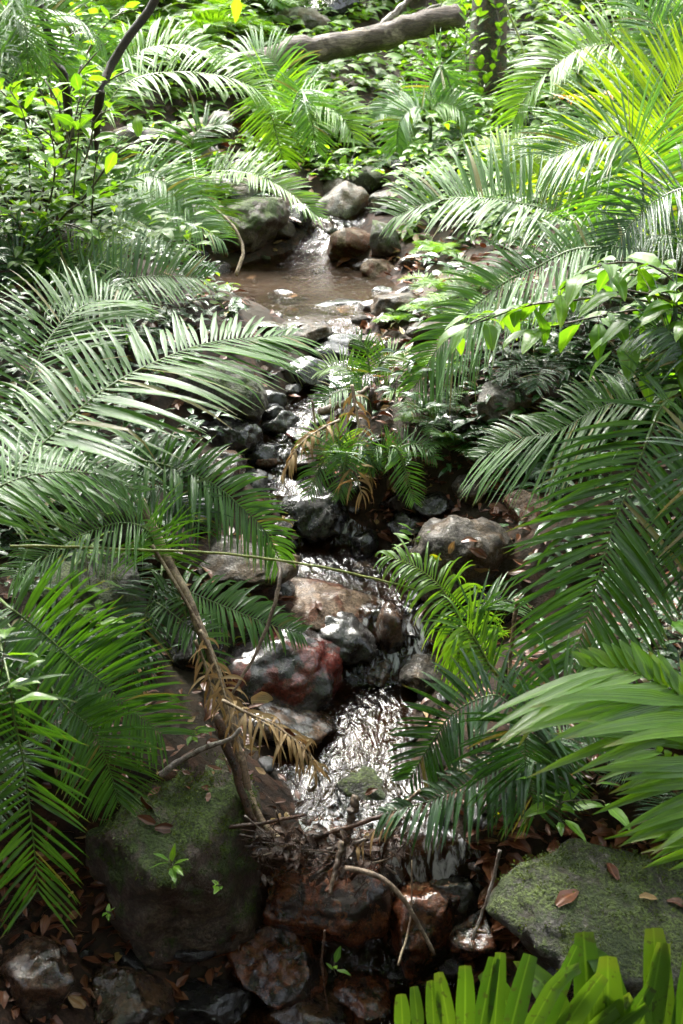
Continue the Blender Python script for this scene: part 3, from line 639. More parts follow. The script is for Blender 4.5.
palm('glowing yellow-green young palm between the moss covered trunk and the pale frond', G(535, 215), [
    ([(534, 190), (532, 168), (545, 152), (564, 145)], 5.9, 6.1, dict(mat='lime', L=34, W=2.4, n=18, droop=.5)),
    ([(532, 190), (525, 162), (505, 147), (480, 146)], 5.9, 6.1, dict(mat='lime', L=32, W=2.4, n=18, droop=.6)),
    ([(534, 190), (545, 175), (570, 178), (592, 190)], 5.8, 5.7, dict(mat='lime', L=32, W=2.4, n=16, droop=.6)),
    ([(532, 190), (515, 175), (495, 172), (470, 178)], 5.8, 5.7, dict(mat='bright', L=30, W=2.4, n=16, droop=.6)),
])
palm('silvery palm in the top corner with fronds hanging down over the shrub', G(-25, 120), [
    ([(-20, 60), (0, 20), (15, -5), (25, 20), (28, 70)], 6.0, 5.8, dict(mat='silver', L=50, W=2.2, n=24, droop=.6, up=(0, -.7, .7))),
    ([(-20, 60), (0, 30), (40, 10), (80, 20), (104, 45)], 6.2, 6.2, dict(mat='silver', L=50, W=2.2, n=26, droop=.7)),
    ([(-20, 60), (-5, 25), (20, 15), (45, 40), (52, 75)], 6.0, 5.9, dict(mat='silver', L=46, W=2.2, n=24, droop=.7)),
    ([(-20, 70), (-10, 60), (0, 50), (20, 60)], 5.9, 5.8, dict(mat='palm', L=46, W=2.2, n=18, droop=.7)),
])

# frayed fern at the bottom edge: broad blunt leaflets standing up
root = empty('fern', G(560, 1090)); tag(root, 'yellow-green frayed fern standing up along the bottom edge', 'fern')
def fern(ctrl, Y0, Y1, seed, **k):
    pts = pix(ctrl, Y0, Y1); pm = pxm(pts[1])
    o = dict(L=80 * pm, W=9 * pm, n=14, mat='fern', rmat='rachisy', a0=84, a1=66, droop=.5, t0=.02, rr=2.5 * pm, blunt=True, wide=.2, up=(0, -.9, .45), jit=5, kinks=.2, fold=.12, twist=.15)
    o.update(k); make_frond(root, pts, seed=seed, **o)
fern([(740, 1066), (660, 1056), (590, 1054), (530, 1060)], 1.75, 1.75, 3, n=12, L=122 * pxm(at(600, 1040, 1.7)), W=15 * pxm(at(600, 1040, 1.7)), lprof=[1, 1, 1, .95, .9])
fern([(600, 1090), (540, 1056), (480, 1036), (395, 1030)], 1.72, 1.72, 4, n=15, L=108 * pxm(at(500, 1040, 1.7)), W=11 * pxm(at(500, 1040, 1.7)), lprof=[1, 1.1, 1, .6, .3])

# withered frond with orange fringe on the far right slope
root = empty('dead_frond', G(640, 118)); tag(root, 'withered orange-brown frond held level under the arched bright frond', 'dead frond')
pts = pix([(655, 88), (620, 92), (590, 98), (556, 96)], 6.3, 6.2); pm = pxm(pts[1])
make_frond(root, pts, n=30, L=19 * pm, W=2.0 * pm, mat='orange', rmat='palewood', droop=2.2, a0=70, a1=40, t0=0, rr=2 * pm, seed=5, jit=14)

# ------------------------------------------------------------------ dead stems, sticks, vines
def wood(name, label, P, Y, r, mat, cat='stick', ns=8, rough=.18, taper=.6, group=None, n=26):
    pts = pix(P, *Y[:2]) if isinstance(Y, tuple) else [G(*p[:2]) + [0, 0, Y] for p in P]
    pm = pxm(pts[len(pts) // 2]); Q = spline(pts, n)
    Q = Q + np.array([[mn.noise((i * .5, px0, 0)), 0, mn.noise((i * .5, 7, px0))] for i, px0 in [(i, P[0][0] * .37) for i in range(n)]]) * r * pm * .5
    mb = MB(); tube(mb, Q, np.linspace(r * pm, r * pm * taper, n), ns, rough)
    o = mb.build(name, M[mat], origin=pts[0]); tag(o, label, cat, group); return o

wood('fallen_branch', 'thick pale dead stem slanting down the left bank to the debris dam', [(140, 500), (168, 560), (195, 615), (222, 690), (240, 755), (256, 812), (292, 855)], (3.05, 2.42), 4.8, 'palewood', 'branch', 10, .3, .8)
wood('fallen_branch', 'dark dead stem propped beside the thick pale one above the dam', [(215, 715), (236, 770), (250, 815), (285, 862), (305, 858)], (2.6, 2.38), 5, 'wetwood', 'branch', 8, .3)
wood('log', 'long fallen grey log lying across the top of the slope', [(252, 66), (300, 53), (340, 44), (385, 35), (425, 26), (462, 16)], (8.9, 9.1), 13, 'log', 'log', 16, .16, .9)
wood('log', 'mossy brown log lying on the far left slope', [(90, 150), (140, 141), (185, 138), (232, 122)], (7.9, 7.9), 14, 'mosslog', 'log', 16, .15, .9)
wood('log', 'thin pale log leaning against the mossy brown log', [(178, 146), (210, 130), (250, 108)], (7.5, 7.6), 5, 'log', 'log', 10, .15, .8)
wood('branch', 'bare grey branch forking above the fallen log', [(372, 34), (390, 18), (402, 6), (415, -6)], (9.4, 9.6), 4, 'greystick', 'branch')
wood('branch', 'thin bare branch crossing the forked one above the fallen log', [(350, 40), (384, 26), (408, 18), (440, 4)], (9.3, 9.5), 2.5, 'greystick', 'branch')
wood('stick', 'curved grey stick leaning on the rounded rusty rock', [(345, 868), (372, 874), (396, 890), (415, 918), (434, 955)], (2.25, 2.12), 3.2, 'stick')
wood('stick', 'short brown stick running down from the debris dam to the gully', [(342, 842), (336, 866), (330, 895)], (2.3, 2.2), 3.2, 'stick')
wood('stick', 'upright broken brown stick on the debris dam', [(356, 796), (352, 815), (345, 842)], (2.42, 2.36), 5, 'stick', taper=.9)
wood('stick', 'thin upright grey stick in the gully beside the black rock', [(500, 850), (490, 890), (472, 940)], (2.25, 2.15), 2, 'greystick')
wood('stick', 'thin bent twig crossing the hanging fern-like leaves to the dead stem', [(279, 560), (279, 585), (262, 640), (232, 695)], (2.95, 2.7), 2.4, 'stick')
wood('stick', 'grey root like stick lying on top of the mossy boulder', [(160, 775), (185, 758), (205, 748), (232, 738), (240, 728)], (2.5, 2.52), 3.5, 'greystick')
wood('stick', 'brown stick lying across the debris dam', [(300, 842), (340, 830), (385, 815)], (2.38, 2.36), 3.5, 'wetwood')
wood('stick', 'broken brown branch lying on the low rocks in mid stream', [(320, 412), (345, 402), (368, 388)], (4.15, 4.3), 4, 'stick')
wood('stick', 'thin brown stalk rising beside the wedge shaped rock', [(518, 600), (512, 640), (508, 690)], (2.75, 2.7), 2.5, 'palewood')
wood('stick', 'thin stick lying over the smooth rocks at the cascade', [(330, 470), (318, 440), (312, 400)], (4., 4.1), 1.6, 'palewood')
wood('stick', 'pale twig arching in front of the slanted boulder', [(236, 275), (243, 250), (232, 225), (210, 205)], (5.9, 6.2), 2, 'palewood')
wood('stick', 'pale twig standing in the litter by the mossy log', [(188, 90), (200, 125), (212, 158)], (7., 7.), 1.6, 'palewood')
wood('vine', 'thin yellow-green vine stretched across the stream', [(10, 546), (70, 547), (140, 550), (215, 553), (290, 562), (350, 573), (425, 592)], (2.75, 2.9), 1.6, 'rachisy', 'vine', 6, 0, .8, n=60)
wood('vine', 'hanging thin vine in front of the moss covered trunk', [(505, 5), (520, 40), (530, 80), (536, 128)], (8.2, 8.), 1.2, 'rachisy', 'vine', 6)
wood('vine', 'thin brown vine hanging into the gully', [(325, 930), (322, 965), (328, 1010)], (2.15, 2.1), 1.3, 'wetwood', 'vine', 6)
wood('vine', 'straight pale vine hanging in front of the leaf litter', [(398, 965), (410, 920), (412, 860)], (2.1, 2.3), 1.2, 'palewood', 'vine', 6)
# debris dam: loose sticks
for i in range(30):
    x0 = random.uniform(258, 395); y0 = 850 - abs(x0 - 330) * .12 + random.gauss(0, 11); l = random.uniform(8, 40); a = random.gauss(0, .9); dy = random.gauss(0, .07)
    yc = 2.40 + random.uniform(-.06, .04); b_ = random.uniform(-7, 7)
    wood('stick', 'short dark stick jammed in the debris dam', [(x0 - l * math.cos(a), y0 + l * math.sin(a), yc - dy), (x0 + b_, y0 + b_ * .6, yc), (x0 + l * math.cos(a), y0 - l * math.sin(a), yc + dy)], (1,), random.choice([.8, 1.0, 1.2, 1.6, 2.4, 3.2]), random.choice(['wetwood', 'stick', 'wetwood', 'wetwood', 'greystick']), group='sticks jammed in the debris dam', n=9, ns=6, rough=.3)
mb = MB()
for i in range(200):
    x0 = random.uniform(252, 400); y0 = 854 - abs(x0 - 330) * .1 + random.gauss(0, 13); l = random.uniform(6, 26); a = random.gauss(0, 1.1); yc = 2.40 + random.uniform(-.05, .04)
    P = [at(x0 - l * math.cos(a), y0 + l * math.sin(a), yc), at(x0 + random.gauss(0, 4), y0 + random.gauss(0, 4), yc + random.gauss(0, .03)), at(x0 + l * math.cos(a), y0 - l * math.sin(a), yc)]
    tube(mb, spline(P, 7), random.uniform(.25, .7) * .0021, 4)
for i in range(150):
    x0 = random.uniform(255, 400); y0 = 852 - abs(x0 - 330) * .1 + random.gauss(0, 13); th = random.uniform(0, 6.3)
    l = random.uniform(.02, .05); leaflet(mb, at(x0, y0, 2.38 + random.uniform(-.05, .04)), np.array([math.cos(th), math.sin(th), random.uniform(-.6, .3)]), unit(np.array([random.gauss(0, .5), -.4, 1.])), l, l * .22, .8, 5)
tag(mb.build('root_debris', M['wetwood']), kind='stuff')

def dead_frond(label, P, Y, L, n, mat='straw', **k):
    pts = pix(P, *Y); pm = pxm(pts[len(pts) // 2]); r = empty('dead_frond', pts[0]); tag(r, label, 'dead frond')
    o = dict(n=int(n * 1.5), L=L * pm * 1.15, W=2.1 * pm, mat=mat, rmat='palewood', droop=3.2, a0=70, a1=30, t0=.05, rr=2 * pm, seed=int(P[0][0]), jit=22, gaps=.3, twist=.9, fold=0, kinks=.35); o.update(k)
    make_frond(r, pts, **o)
dead_frond('long straw coloured frond lying down the left bank with its fringe over the pool edge', [(152, 545), (185, 600), (214, 655), (232, 703), (262, 722), (300, 742), (322, 772)], (2.9, 2.48), 34, 20, t0=.45)
dead_frond('dry tan frond hanging beside the upper cascade', [(340, 420), (320, 430), (300, 445), (282, 478)], (4., 3.9), 26, 12)
dead_frond('dry straw frond fallen across the middle rocks', [(352, 385), (356, 410), (362, 440), (370, 480)], (4.2, 4.), 22, 12)
dead_frond('broken tan frond end beside the mossy green rock on the dam', [(420, 790), (400, 808), (375, 830), (356, 850)], (2.33, 2.33), 30, 7, W=3.2 * pxm(at(390, 820, 2.33)))
dead_frond('dry frond with thin tan threads under the silver frond', [(60, 380), (110, 400), (160, 410), (215, 402)], (4.1, 4.4), 26, 20)
dead_frond('pale curled leaf strips on the dead stem by the red streaked boulder', [(195, 640), (205, 665), (212, 690), (222, 712)], (2.7, 2.62), 26, 7)
dead_frond('rusty dead frond lying under the shrub on the right bank', [(560, 380), (535, 392), (510, 405), (480, 425)], (4.2, 4.3), 30, 16, 'orange')
dead_frond('brown dead frond on the bank at the near left of the upper pool', [(170, 330), (195, 318), (220, 306), (244, 300)], (5., 5.3), 24, 16, 'deadleaf')

# ------------------------------------------------------------------ broad-leaved plants
def broad_leaf(mb, p, d, L, W, up=None, droop=.6, rnd=None, wave=.015):
    d = unit(np.array(d, float)); up = np.array([0, 0, 1.]) if up is None else up
    n = up - d * np.dot(up, d)
    n = unit(n + rng.normal(size=3) * .25)
    leaflet(mb, p, d, n, L, W, droop, 8, rnd, fold=.22, wide=.38, wave=wave)
def twig_plant(name, label, base, branches, leaf, n_leaf, Lpx, Wf, cat='plant', lmat='shrub', smat='rachisd', droop=.7, rpx=2.2, spread=1.0, hang=0., group=None, seed=1):
    random.seed(seed); root = empty(name, base); tag(root, label, cat, group)
    sb = MB(); lb = MB()
    for (P, Ya, Yb) in branches:
        pts = pix(P, Ya, Yb); pm = pxm(pts[-1]); Q = spline([np.array(base)] + pts if len(P) > 1 and leaf != 'free' else pts, 30)
        tube(sb, Q, np.linspace(rpx * pm, rpx * pm * .35, 30), 6, .1)
        for j in range(n_leaf):
            t = random.uniform(.3, 1.0) if j else 1.0
            p = Q[min(29, int(t * 29))]; tg = unit(Q[min(29, int(t * 29))] - Q[max(0, int(t * 29) - 2)])
            th = random.uniform(0, 2 * PI)
            d = unit(tg * .6 + spread * np.array([math.cos(th), math.sin(th) - .15, random.uniform(-.4, .7) - hang]))
            l = Lpx * pm * random.uniform(.55, 1.15); pe = p + d * l * .25
            tube(sb, [p, (p + pe) / 2 + [0, 0, .004], pe], .5 * pm, 4)
            broad_leaf(lb, pe, d, l, l * Wf * random.uniform(.85, 1.15), droop=droop)
    sb.build('branch', M[smat], root); lb.build('foliage', M[lmat], root)
    return root

twig_plant('shrub', 'bright green shrub with big drooping leaves on the right bank', G(720, 430), [
    ([(700, 330), (640, 300), (560, 300), (500, 312), (455, 330)], 3.2, 3.3), ([(700, 330), (650, 310), (590, 318), (540, 330)], 3.15, 3.2),
    ([(700, 330), (660, 285), (620, 275), (570, 290)], 3.3, 3.4), ([(700, 330), (680, 300), (650, 310), (620, 345)], 3.1, 3.05),
    ([(700, 330), (690, 280), (670, 275), (650, 300)], 3.2, 3.2), ([(710, 330), (690, 340), (665, 350), (640, 362)], 3.1, 3.05), ([(700, 330), (690, 320), (670, 330), (690, 370)], 3.05, 3.0),
([(700, 330), (660, 270), (600, 265), (560, 290)], 3.1, 3.1), ([(700, 330), (640, 292), (580, 300), (530, 305), (480, 322)], 3.05, 3.1),
], 'a', 27, 47, .22, 'shrub', droop=1.0, hang=.4, seed=4)
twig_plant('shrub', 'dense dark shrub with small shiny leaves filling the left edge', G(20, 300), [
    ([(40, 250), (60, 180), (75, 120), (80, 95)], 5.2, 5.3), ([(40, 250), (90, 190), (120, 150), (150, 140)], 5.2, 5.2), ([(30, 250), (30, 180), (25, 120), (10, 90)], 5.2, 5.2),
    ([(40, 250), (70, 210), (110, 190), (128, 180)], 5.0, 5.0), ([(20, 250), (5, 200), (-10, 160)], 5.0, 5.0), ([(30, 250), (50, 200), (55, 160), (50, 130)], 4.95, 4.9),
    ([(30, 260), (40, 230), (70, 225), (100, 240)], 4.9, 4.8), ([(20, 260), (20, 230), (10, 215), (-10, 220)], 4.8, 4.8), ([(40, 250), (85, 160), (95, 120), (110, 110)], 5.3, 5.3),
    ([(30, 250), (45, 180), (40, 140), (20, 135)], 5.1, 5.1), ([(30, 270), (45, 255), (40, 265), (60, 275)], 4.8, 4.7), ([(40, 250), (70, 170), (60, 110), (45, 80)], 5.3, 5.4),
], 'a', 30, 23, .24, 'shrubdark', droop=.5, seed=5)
twig_plant('shrub', 'lighter leafed shrub rising behind the dark one by the two thin trunks', G(60, 200), [
    ([(60, 150), (70, 90), (90, 60), (110, 40)], 6.3, 6.4), ([(60, 150), (40, 90), (30, 60), (15, 40)], 6.2, 6.2), ([(60, 150), (60, 80), (60, 50), (65, 20)], 6.4, 6.5),
    ([(60, 150), (90, 100), (110, 80), (130, 70)], 6.2, 6.2), ([(60, 150), (20, 110), (0, 90)], 6.1, 6.0), ([(60, 150), (80, 70), (110, 20), (140, 10)], 6.5, 6.6), ([(60, 150), (50, 60), (90, 20), (80, 0)], 6.5, 6.6),
], 'a', 26, 22, .24, 'shrub', droop=.5, seed=6)
twig_plant('sprig', 'sprig with two yellow-green leaves above the dark shrub', G(70, 240), [([(80, 120), (86, 95), (85, 82)], 4.9, 4.85)], 'a', 6, 26, .24, 'yellowleaf', droop=.5, seed=8, rpx=1.2)
twig_plant('sprig', 'sprig of bright yellow-green leaves at the right side of the dark shrub', G(90, 250), [([(95, 170), (105, 148), (118, 148)], 4.8, 4.7)], 'a', 6, 26, .22, 'yellowleaf', droop=.4, seed=9, rpx=1.2)
twig_plant('seedling', 'little seedling with five pointed leaves on the mossy boulder', at(170, 872, 2.22), [([(170, 868), (172, 862)], 2.2, 2.17)], 'a', 6, 24, .17, 'shrub', droop=.5, seed=3, rpx=.8, spread=1.2)
twig_plant('seedling', 'tiny seedling low on the face of the mossy boulder', at(108, 918, 2.2), [([(108, 916), (108, 912)], 2.19, 2.17)], 'a', 4, 11, .2, 'shrub', droop=.4, seed=13, rpx=.6)
twig_plant('seedling', 'small bright seedling at the right side of the mossy boulder', at(220, 890, 2.28), [([(220, 886), (219, 882)], 2.26, 2.23)], 'a', 4, 14, .24, 'bright', droop=.4, seed=14, rpx=.6)
twig_plant('seedling', 'small bright seedling beside the root above the mossy boulder', G(192, 742), [([(192, 736), (193, 730)], 2.6, 2.55)], 'a', 7, 22, .2, 'bright', droop=.3, seed=15, rpx=.8)
twig_plant('seedling', 'bright seedling behind the leaf strewn grey boulder', G(412, 545), [([(414, 538), (415, 532)], 3.3, 3.25)], 'a', 7, 20, .17, 'bright', droop=.4, seed=16, rpx=.8)
twig_plant('seedling', 'green leaf pair hanging in the dark gully', at(336, 975, 2.2), [([(334, 970), (334, 966)], 2.18, 2.15)], 'a', 4, 15, .24, 'bright', droop=.4, seed=17, rpx=.6)
twig_plant('plant', 'dark leafy plant under the small glossy palm on the left bank', G(60, 640), [([(70, 610), (80, 600), (100, 598)], 2.7, 2.7), ([(65, 610), (60, 596), (50, 605)], 2.7, 2.65), ([(75, 615), (85, 618), (95, 625)], 2.65, 2.6), ([(70, 610), (72, 590), (70, 580)], 2.7, 2.7)], 'a', 6, 24, .27, 'shrubdark', droop=.5, seed=18, rpx=1.2)
twig_plant('plant', 'dark broad leafed plant at the left edge beside the hanging fronds', G(-10, 700), [([(0, 680), (4, 650), (6, 630)], 2.25, 2.2), ([(0, 690), (10, 680), (20, 672)], 2.2, 2.2), ([(0, 690), (-5, 700), (5, 705)], 2.15, 2.1)], 'a', 5, 40, .28, 'shrubdark', droop=.6, seed=19, rpx=1.2)
twig_plant('plant', 'small leafy plant on the left bank above the glossy palm', G(80, 560), [([(90, 540), (100, 520), (110, 516)], 2.9, 2.9), ([(85, 545), (70, 530), (60, 520)], 2.9, 2.9), ([(85, 550), (90, 585), (95, 580)], 2.8, 2.8)], 'a', 8, 22, .22, 'shrub', droop=.5, seed=20, rpx=1.2)
twig_plant('plant', 'light green leafy plant in front of the dark mossy boulder', G(350, 175), [([(340, 168), (335, 158), (330, 150)], 6.9, 6.9), ([(350, 168), (352, 158), (358, 148)], 6.9, 6.9), ([(350, 170), (366, 160), (380, 155)], 6.9, 6.9), ([(340, 170), (320, 168), (308, 175)], 6.8, 6.7)], 'a', 18, 11, .3, 'bright', droop=.4, seed=21, rpx=1.0)
twig_plant('plant', 'leafy creeper draped over the end of the fallen log', G(450, 70), [([(440, 50), (430, 30), (415, 20)], 9.3, 9.2), ([(450, 50), (460, 30), (470, 10)], 9.2, 9.2), ([(450, 50), (470, 45), (490, 30)], 9.1, 9.0), ([(450, 50), (440, 10), (450, -5)], 9.3, 9.3), ([(450, 60), (425, 55), (410, 62)], 9., 8.9), ([(450, 50), (480, 20), (510, 15)], 9., 8.9)], 'a', 26, 13, .3, 'bright', droop=.5, seed=22, rpx=1.2)
twig_plant('plant', 'creeper with pale green leaves climbing the moss covered trunk', G(470, 140), [([(476, 110), (480, 70), (476, 30), (480, 0)], 8.35, 8.6), ([(480, 100), (496, 60), (500, 30), (494, 0)], 8.35, 8.6), ([(472, 110), (466, 60), (468, 20)], 8.4, 8.6), ([(490, 110), (506, 90), (512, 60)], 8.4, 8.5)], 'a', 26, 13, .3, 'under', droop=.5, seed=27, rpx=1.0)
twig_plant('shrub', 'shrub with long pointed leaves beside the dark hollow at the top', G(580, 90), [([(575, 60), (568, 30), (560, 10)], 7.6, 7.6), ([(580, 60), (585, 30), (600, 10)], 7.6, 7.7), ([(580, 60), (560, 45), (545, 30)], 7.5, 7.4), ([(580, 60), (560, 70), (550, 85)], 7.4, 7.3)], 'a', 18, 24, .18, 'shrub', droop=.6, seed=23)
twig_plant('plant', 'spotted pale leaf with brown edges at the right edge', G(700, 700), [([(690, 640), (672, 618)], 2.45, 2.4)], 'free', 1, 36, .3, 'spotted', droop=.5, seed=24, rpx=1.)
twig_plant('plant', 'small plant with wide leaves in the shade under the long shining leaflets', G(560, 830), [([(560, 800), (570, 790), (590, 785)], 2.3, 2.3), ([(560, 800), (550, 790), (545, 780)], 2.3, 2.3), ([(560, 805), (580, 800), (600, 800)], 2.25, 2.25)], 'a', 5, 36, .2, 'shrubdark', droop=.6, seed=25, rpx=1.2)

# trees: the trunks that show
def tree(label, P, Y, r, mat, base, taper=.8, vines=0, crown=None, cm='shrub'):
    root = empty('tree', base); tag(root, label, 'tree')
    pts = pix(P, *Y); pm = pxm(pts[0]); Q = spline([np.array(base)] + pts, 30)
    mb = MB(); tube(mb, Q, np.linspace(r * pm * 1.25, r * pm * taper, 30), 14, .07); mb.build('trunk', M[mat], root)
    top = Q[-1]; bb = MB(); lb = MB()
    for k in range(9):
        th = random.uniform(0, 2 * PI); e = top + np.array([math.cos(th) * random.uniform(.5, 1.3), math.sin(th) * random.uniform(.5, 1.3), random.uniform(.3, 1.6)])
        q = spline([top - [0, 0, .1], (top + e) / 2 + [0, 0, .15], e], 10); tube(bb, q, np.linspace(r * pm * .45, .008, 10), 6, .1)
        for _ in range(70):
            p = q[random.randint(4, 9)] + rng.normal(size=3) * .28; l = random.uniform(.07, .14)
            broad_leaf(lb, p, rng.normal(size=3) + [0, 0, -.2], l, l * .24)
    bb.build('limb', M[mat], root); lb.build('crown', M[cm], root)
tree('tree with a moss covered trunk above the far bank', [(487, 110), (489, 20), (492, -70), (496, -160)], (8.6, 9.0), 17, 'mosstrunk', G(488, 140))
tree('thin dark leaning tree at the top of the left edge', [(66, 90), (56, 60), (46, 25), (38, -5), (25, -120)], (6.0, 6.2), 4.5, 'trunk', G(75, 210))
tree('thin dark tree leaning right out of the dark shrub', [(98, 110), (108, 72), (130, 35), (158, -5), (215, -130)], (6.0, 6.2), 4.5, 'trunk', G(88, 215))

# moss cushions: tiny blades standing on the upper faces of the two boulders
def moss_tufts(o, n, seed, lz, l=(.005, .011)):
    random.seed(seed); me = o.data; loc = np.array(o.location); vs = [v_ for v_ in me.vertices if v_.normal.z > lz]; mb = MB(); k = 0
    while k < n:
        v_ = random.choice(vs); p = np.array(v_.co) + loc; k += 1
        if mn.noise(p * 9) + .6 * mn.noise(p * 26) < -.05: continue
        for _ in range(3):
            q = p + np.array([random.gauss(0, .006) for _ in range(3)]); d = np.array(v_.normal) + np.array([random.gauss(0, .6) for _ in range(3)])
            L_ = random.uniform(*l); leaflet(mb, q, d, unit(np.array([random.gauss(0, 1), random.gauss(0, 1), .3])), L_, L_ * .28, .6, 2, fold=.2)
    tag(mb.build('moss', M['moss'], o), kind='stuff')
moss_tufts(BOULDER[0], 2200, 1, .4); moss_tufts(BOULDER2[0], 2600, 2, .35)

dead_frond('row of tan leaf strips drooping from the end of the straw coloured frond', [(222, 700), (245, 712), (272, 724), (300, 745), (318, 772)], (2.56, 2.46), 42, 13, t0=.1)
dead_frond('papery tan leaf strips hanging from the thick pale branch', [(200, 630), (214, 660), (226, 700), (236, 745)], (2.72, 2.55), 30, 9)
dead_frond('bundle of dry strips hanging under the small mid stream palm', [(352, 462), (356, 475), (362, 495)], (3.85, 3.8), 34, 7)

# ------------------------------------------------------------------ palms on the slopes: five kinds, each built once with its fronds and copied
def proto_palm(kind, mat, nf, seed, arch, n, Lr, W=.011, upw=0.9):
    random.seed(seed); root = empty('palm', (0, 0, 0))
    mb = MB(); tube(mb, [(0, 0, -.15), (0, 0, .05), (0, 0, .12)], [.03, .028, .02], 8, .2); mb.build('stem', M['wetwood'], root)
    for i in range(nf):
        th = 2 * PI * i / nf * 1.0 + random.uniform(-.35, .35); ln = random.uniform(.75, 1.1); el = random.uniform(*arch)
        h = np.array([math.cos(th), math.sin(th), 0])
        P = [np.array([0, 0, .1])]; d = unit(h * math.cos(el) + np.array([0, 0, math.sin(el)])); c = P[0].copy()
        for k in range(5):
            c = c + d * ln / 5; P.append(c.copy()); d = unit(d + DOWN * random.uniform(.24, .38))
        make_frond(root, P, n=n, L=Lr * ln, W=W, mat=mat, rmat='rachis' if mat != 'dark' else 'rachisd', droop=random.uniform(.4, .8), t0=.22, rr=.009, seed=seed * 20 + i, segs=4, a0=78, a1=22)
    return root
PROTO = {}
KIDS = {}
def copy_tree(o, parent=None):
    c = o.copy(); COL.objects.link(c)
    if parent is not None: c.parent = parent
    for ch in KIDS.get(o.name, []): copy_tree(ch, c)
    return c
specs = dict(a=('palm', 8, 101, (.5, 1.2), 42, .42), b=('bright', 8, 102, (.4, 1.15), 42, .40), c=('silver', 9, 103, (.35, 1.1), 44, .42), d=('dark', 7, 104, (.3, 1.0), 42, .42))
for k, sp_ in specs.items(): PROTO[k] = [proto_palm(k, *sp_), False]
for o in bpy.data.objects:
    if o.parent is not None: KIDS.setdefault(o.parent.name, []).append(o)
SLOPE = [
 (442, 300, 'b', 44, 'bright low palm on the litter under the pale frond tip'), (478, 300, 'a', 48, 'green low palm in the litter behind the big leaved shrub tip'), (432, 425, 'a', 40, 'green low palm left of the shaded grey boulder'), (420, 318, 'b', 30, 'small bright palm by the grey stone below the upper pool'),
 (45, 135, 'b', 85, 'bright palm behind the dark shrub under the leaning tree'), (120, 75, 'b', 75, 'bright palm at the foot of the leaning dark tree'), (185, 62, 'b', 70, 'bright palm uphill of the mossy brown log'),
 (5, 40, 'c', 90, 'silvery palm behind the silvery corner palm'), (150, 10, 'b', 75, 'bright palm at the top edge right of the leaning dark tree'),
 (545, 110, 'b', 55, 'bright palm between the moss covered trunk and the withered frond'), (620, 110, 'b', 80, 'bright palm right behind the withered orange frond'), (570, 185, 'b', 60, 'bright palm behind the glowing young palm'),
 (482, 215, 'c', 50, 'silvery palm just uphill of the long pale frond'),
 (18, 78, 'c', 95, 'silvery palm behind the two thin dark trees at the top left'), (70, 40, 'b', 80, 'bright palm seen between the two thin dark trees'),
 (128, 36, 'c', 85, 'silvery palm right of the leaning dark tree'), (172, 18, 'b', 80, 'bright palm high on the slope left of the grey log'),
 (212, 46, 'b', 75, 'bright bushy palm at the left end of the grey log'), (240, 14, 'c', 70, 'silvery palm above the left end of the grey log'),
 (20, 8, 'b', 90, 'bright palm in the top left corner of the slope'), (95, 4, 'a', 85, 'green palm at the very top between the thin trees'),
 (275, 22, 'b', 65, 'bright palm just behind the grey log'), 
 (262, 120, 'b', 34, 'bright palm over the right end of the mossy brown log'), (8, 190, 'a', 75, 'green palm under the dark shrub at the left edge'),
 (140, 232, 'c', 62, 'silvery low palm on the slope left of the upper pool'), (332, 116, 'b', 34, 'green palm under the middle of the grey log'),
  
 (325, 138, 'b', 44, 'small bright palm above the pale grey boulder'), (392, 142, 'b', 52, 'bright palm uphill of the dark mossy boulder'),
 (305, 2, 'a', 60, 'green palm at the top edge above the grey log'), (360, -4, 'b', 60, 'bright palm at the top edge beside the forked branch'),
 (425, -2, 'a', 60, 'green palm at the top edge right of the forked branch'), (412, 172, 'a', 50, 'green low palm behind the tip of the pale frond'),
 (462, 158, 'd', 55, 'dark low palm in front of the moss covered trunk'), (522, 132, 'd', 62, 'dark palm right of the moss covered trunk'),
 (556, 70, 'd', 66, 'dark palm in the hollow right of the moss covered trunk'), 
  (540, 14, 'd', 60, 'dark palm at the top edge right of the moss covered trunk'),
 (598, -6, 'b', 70, 'bright palm at the top edge above the arched bright frond'), (672, 0, 'c', 85, 'silvery palm in the top right corner'),
 (502, 172, 'b', 60, 'bright palm behind the long pale frond'), (596, 205, 'a', 80, 'green palm behind the hanging pale frond on the right'),
 (436, 262, 'b', 40, 'small bright palm on the litter right of the upper pool'), (615, 300, 'c', 80, 'silvery palm behind the big leaved shrub'),
 (456, 322, 'b', 50, 'bright low palm below the long pale frond'), (520, 345, 'a', 60, 'green low palm on the bank behind the big leaved shrub'),
 (552, 372, 'd', 62, 'dark low palm below the big leaved shrub'), (446, 372, 'b', 34, 'bright low palm right of the rock steps'),
 (398, 326, 'b', 26, 'small bright palm beside the rock steps'), (660, 380, 'd', 90, 'dark palm behind the large dark glossy palm'),
 (450, 455, 'a', 40, 'small green palm in front of the shaded grey boulder'), (410, 425, 'b', 24, 'small bright palm at the bend of the stream'),
  (95, 262, 'd', 70, 'dark palm under the dark shrub beside the long level fronds'),
  (65, 560, 'd', 70, 'dark palm in the shade below the arching silvery palm'),
 (110, 640, 'd', 55, 'dark low palm in front of the rock face on the left bank'), (20, 760, 'd', 90, 'dark palm behind the three hanging fronds'),
 (590, 760, 'd', 75, 'dark palm in the shade under the long shining leaflets'),
 (555, 470, 'd', 55, 'dark low palm beside the litter covered tan stone'), (670, 800, 'd', 70, 'dark palm behind the lichen covered boulder'),
 (150, 470, 'd', 50, 'dark low palm behind the top of the pale dead stem'), (270, 350, 'd', 34, 'small dark palm left of the rock steps'),
]
random.seed(5)
